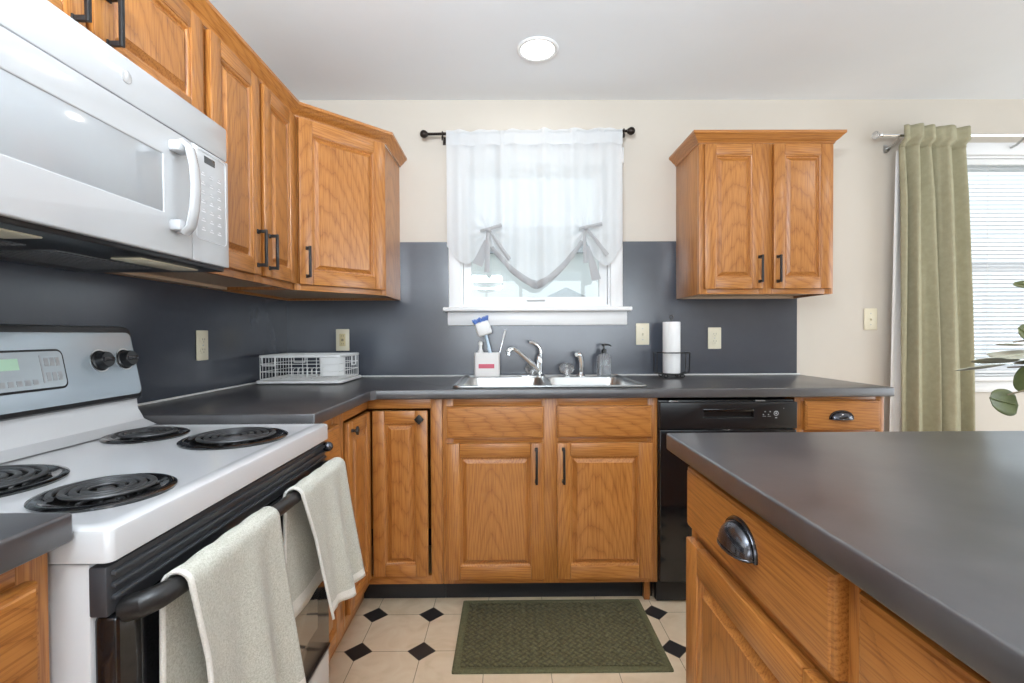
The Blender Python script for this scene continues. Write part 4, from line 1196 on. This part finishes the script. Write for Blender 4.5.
g.grid(lin, 16, 40); g.done('white_lining', LINING, t, smooth=180, solid=.0015, recalc=False, label='white lining showing at the left edge')

# ------------------------------------------------------------------ rug
t = thing('floor_mat', 'olive green woven kitchen mat on the tiled floor before the sink', 'mat', (.178, -.78, 0))
mx0, mx1, my0, my1 = -.197, .552, -.998, -.556
g = G(); g.loft([rr(mx0, mx1, my0, my1, .006, .0006), rr(mx0, mx1, my0, my1, .006, .005), rr(mx0+.003, mx1-.003, my0+.003, my1-.003, .006, .0065), rr(mx0+.024, mx1-.024, my0+.024, my1-.024, .004, .0068), rr(mx0+.026, mx1-.026, my0+.026, my1-.026, .004, .0055)]); g.done('border', RUGB, t)
g = G(); g.box(mx0+.026, mx1-.026, my0+.026, my1-.026, .0050, .0092, .002); g.done('woven_field', RUG, t)

# ------------------------------------------------------------------ ceiling lights
def can(x, y, label, power):
    t = thing('recessed_light', label, 'ceiling light', (x, y, ZC), group='recessed ceiling lights')
    g = G(); g.lathe([(.092, -.0005), (.092, -.004), (.086, -.008), (.074, -.006), (.074, -.0005)], (x, y, ZC), 40); g.done('trim_ring', TRIM, t)
    g = G(); g.lathe([(.0735, -.001), (.0735, -.0045), (.06, -.006), (0, -.0065)], (x, y, ZC), 36); g.done('lens', LENS, t)
    l = bpy.data.lights.new('lamp_light', 'AREA'); l.shape = 'DISK'; l.size = .14; l.energy = power; l.color = (1, .95, .88)
    o = bpy.data.objects.new('lamp_light', l); COL.objects.link(o); o.location = (0, 0, -.012); o.parent = t
can(.134, -.46, 'round recessed ceiling light in front of the kitchen window', .6)
for x, y in ((.1, -2.9), (2.4, -1.6), (2.4, -3.6), (.1, -4.3)): can(x, y, 'round recessed ceiling light added out of view behind or beside the camera', 4)  # unseen cans added as extra light sources

t = thing('fill_torchiere', 'slim white torchiere added unseen behind the camera as ceiling fill', 'lamp', (FILL_X, FILL_Y, 0))  # body for the added ceiling fill, out of view
g = G(); g.lathe([(.13, .0006), (.13, .012), (.10, .022), (.02, .030), (.0, .031)], (FILL_X, FILL_Y, 0), 32); g.done('base', TRIM, t)
g = G(); g.lathe([(.011, .029), (.011, 1.63), (0, 1.632)], (FILL_X, FILL_Y, 0), 14); g.done('pole', TRIM, t)
g = G(); g.lathe([(.02, 1.62), (.09, 1.635), (.17, 1.68), (.195, 1.725), (.190, 1.725), (.165, 1.685), (.085, 1.642), (.0, 1.637)], (FILL_X, FILL_Y, 0), 36); g.done('bowl_shade', TRIM, t)

# ------------------------------------------------------------------ plant on the island
vx, vy, vz = 1.20, -1.78, CZ1+.0005
t = thing('eucalyptus_plant', 'leafy green eucalyptus stems at the right edge over the island', 'plant', (vx, vy, vz))
g = G(); g.lathe([(.045, 0), (.060, .004), (.075, .04), (.070, .085), (.045, .12), (.036, .135), (.040, .142), (.034, .142), (.031, .13), (.0, .125)], (vx, vy, vz), 28); g.done('vase', STONE, t)
stems = [[(vx, vy, vz+.12), (1.13, -1.75, 1.10), (1.06, -1.71, 1.135), (.985, -1.665, 1.118)],
         [(vx, vy, vz+.12), (1.14, -1.74, 1.08), (1.07, -1.69, 1.075), (.985, -1.655, 1.068)],
         [(vx, vy, vz+.12), (1.14, -1.76, 1.06), (1.06, -1.70, 1.05), (.975, -1.665, 1.015)],
         [(vx, vy, vz+.12), (1.20, -1.70, 1.14), (1.19, -1.62, 1.20), (1.17, -1.55, 1.24)],
         [(vx, vy, vz+.12), (1.26, -1.80, 1.12), (1.31, -1.84, 1.20), (1.36, -1.86, 1.24)]]
g = G()
for s in stems: g.tube(s, [.003, .0025, .002, .0014], 6)
g.done('stem', STEM, t)
def leaf(c, L, Wd, dirv, nrm, m, cup=.10):
    c = Vector(c); d = Vector(dirv).normalized(); n = Vector(nrm); n = (n - d*n.dot(d)).normalized(); s = d.cross(n)
    g = G(); nu, nv = 10, 8
    def f(u, v):
        a = (u*2-1); b_ = (v*2-1)
        wv = sqrt(max(0, 1-a*a))**.9*(1 + .18*a)
        p = c + d*(a*L/2) + s*(b_*wv*Wd/2) + n*(cup*L*(a*a*.5 + (b_*wv)**2*.5))
        return p
    g.grid(f, nu, nv)
    g.tube([c + d*(a*L/2) + n*(cup*L*a*a*.5+.0006) for a in (-.98, -.5, 0, .5, .9)], [.0009]*5, 5)
    return g.done('leaf', m, t, solid=.0012, smooth=60, recalc=False)
leaf((.975, -1.655, 1.000), .066, .052, (1, .1, -.25), (.1, -1, .25), LEAF)
leaf((1.008, -1.67, 1.048), .058, .046, (.25, .2, -1), (-.35, -1, .1), LEAF)
leaf((.938, -1.65, 1.066), .085, .050, (-1, .1, -.12), (.05, .25, 1), LEAF_P, .05)
leaf((.958, -1.66, 1.080), .080, .055, (-1, .0, .04), (.0, .25, 1), LEAF_P, .05)
leaf((.985, -1.67, 1.092), .085, .06, (-1, .1, -.15), (.0, -.15, 1), LEAF_P, .06)
leaf((1.020, -1.68, 1.078), .070, .055, (-1, .2, .0), (.1, .2, 1), LEAF, .06)
leaf((.985, -1.66, 1.112), .045, .030, (-1, .1, .05), (.0, .1, 1), LEAF_P, .05)
leaf((1.012, -1.67, 1.130), .050, .040, (-.6, .2, .5), (.3, -1, .3), LEAF)
leaf((1.030, -1.69, 1.105), .060, .05, (-1, -.2, .1), (.1, .1, 1), LEAF_P, .08)
leaf((1.06, -1.70, 1.150), .055, .045, (-.4, .3, .8), (.2, -1, .2), LEAF)
leaf((1.05, -1.69, 1.03), .055, .045, (.5, .2, -.8), (-.2, -1, .2), LEAF)
for i, (x, y, z) in enumerate(((1.19, -1.62, 1.20), (1.17, -1.55, 1.24), (1.20, -1.68, 1.15), (1.31, -1.84, 1.20), (1.36, -1.86, 1.24), (1.27, -1.80, 1.13))):
    leaf((x+.02*cos(i*2), y+.02*sin(i*2), z), .055, .046, (cos(i*2), sin(i*2), .3), (0, -.7, .7), LEAF if i % 2 else LEAF_P)
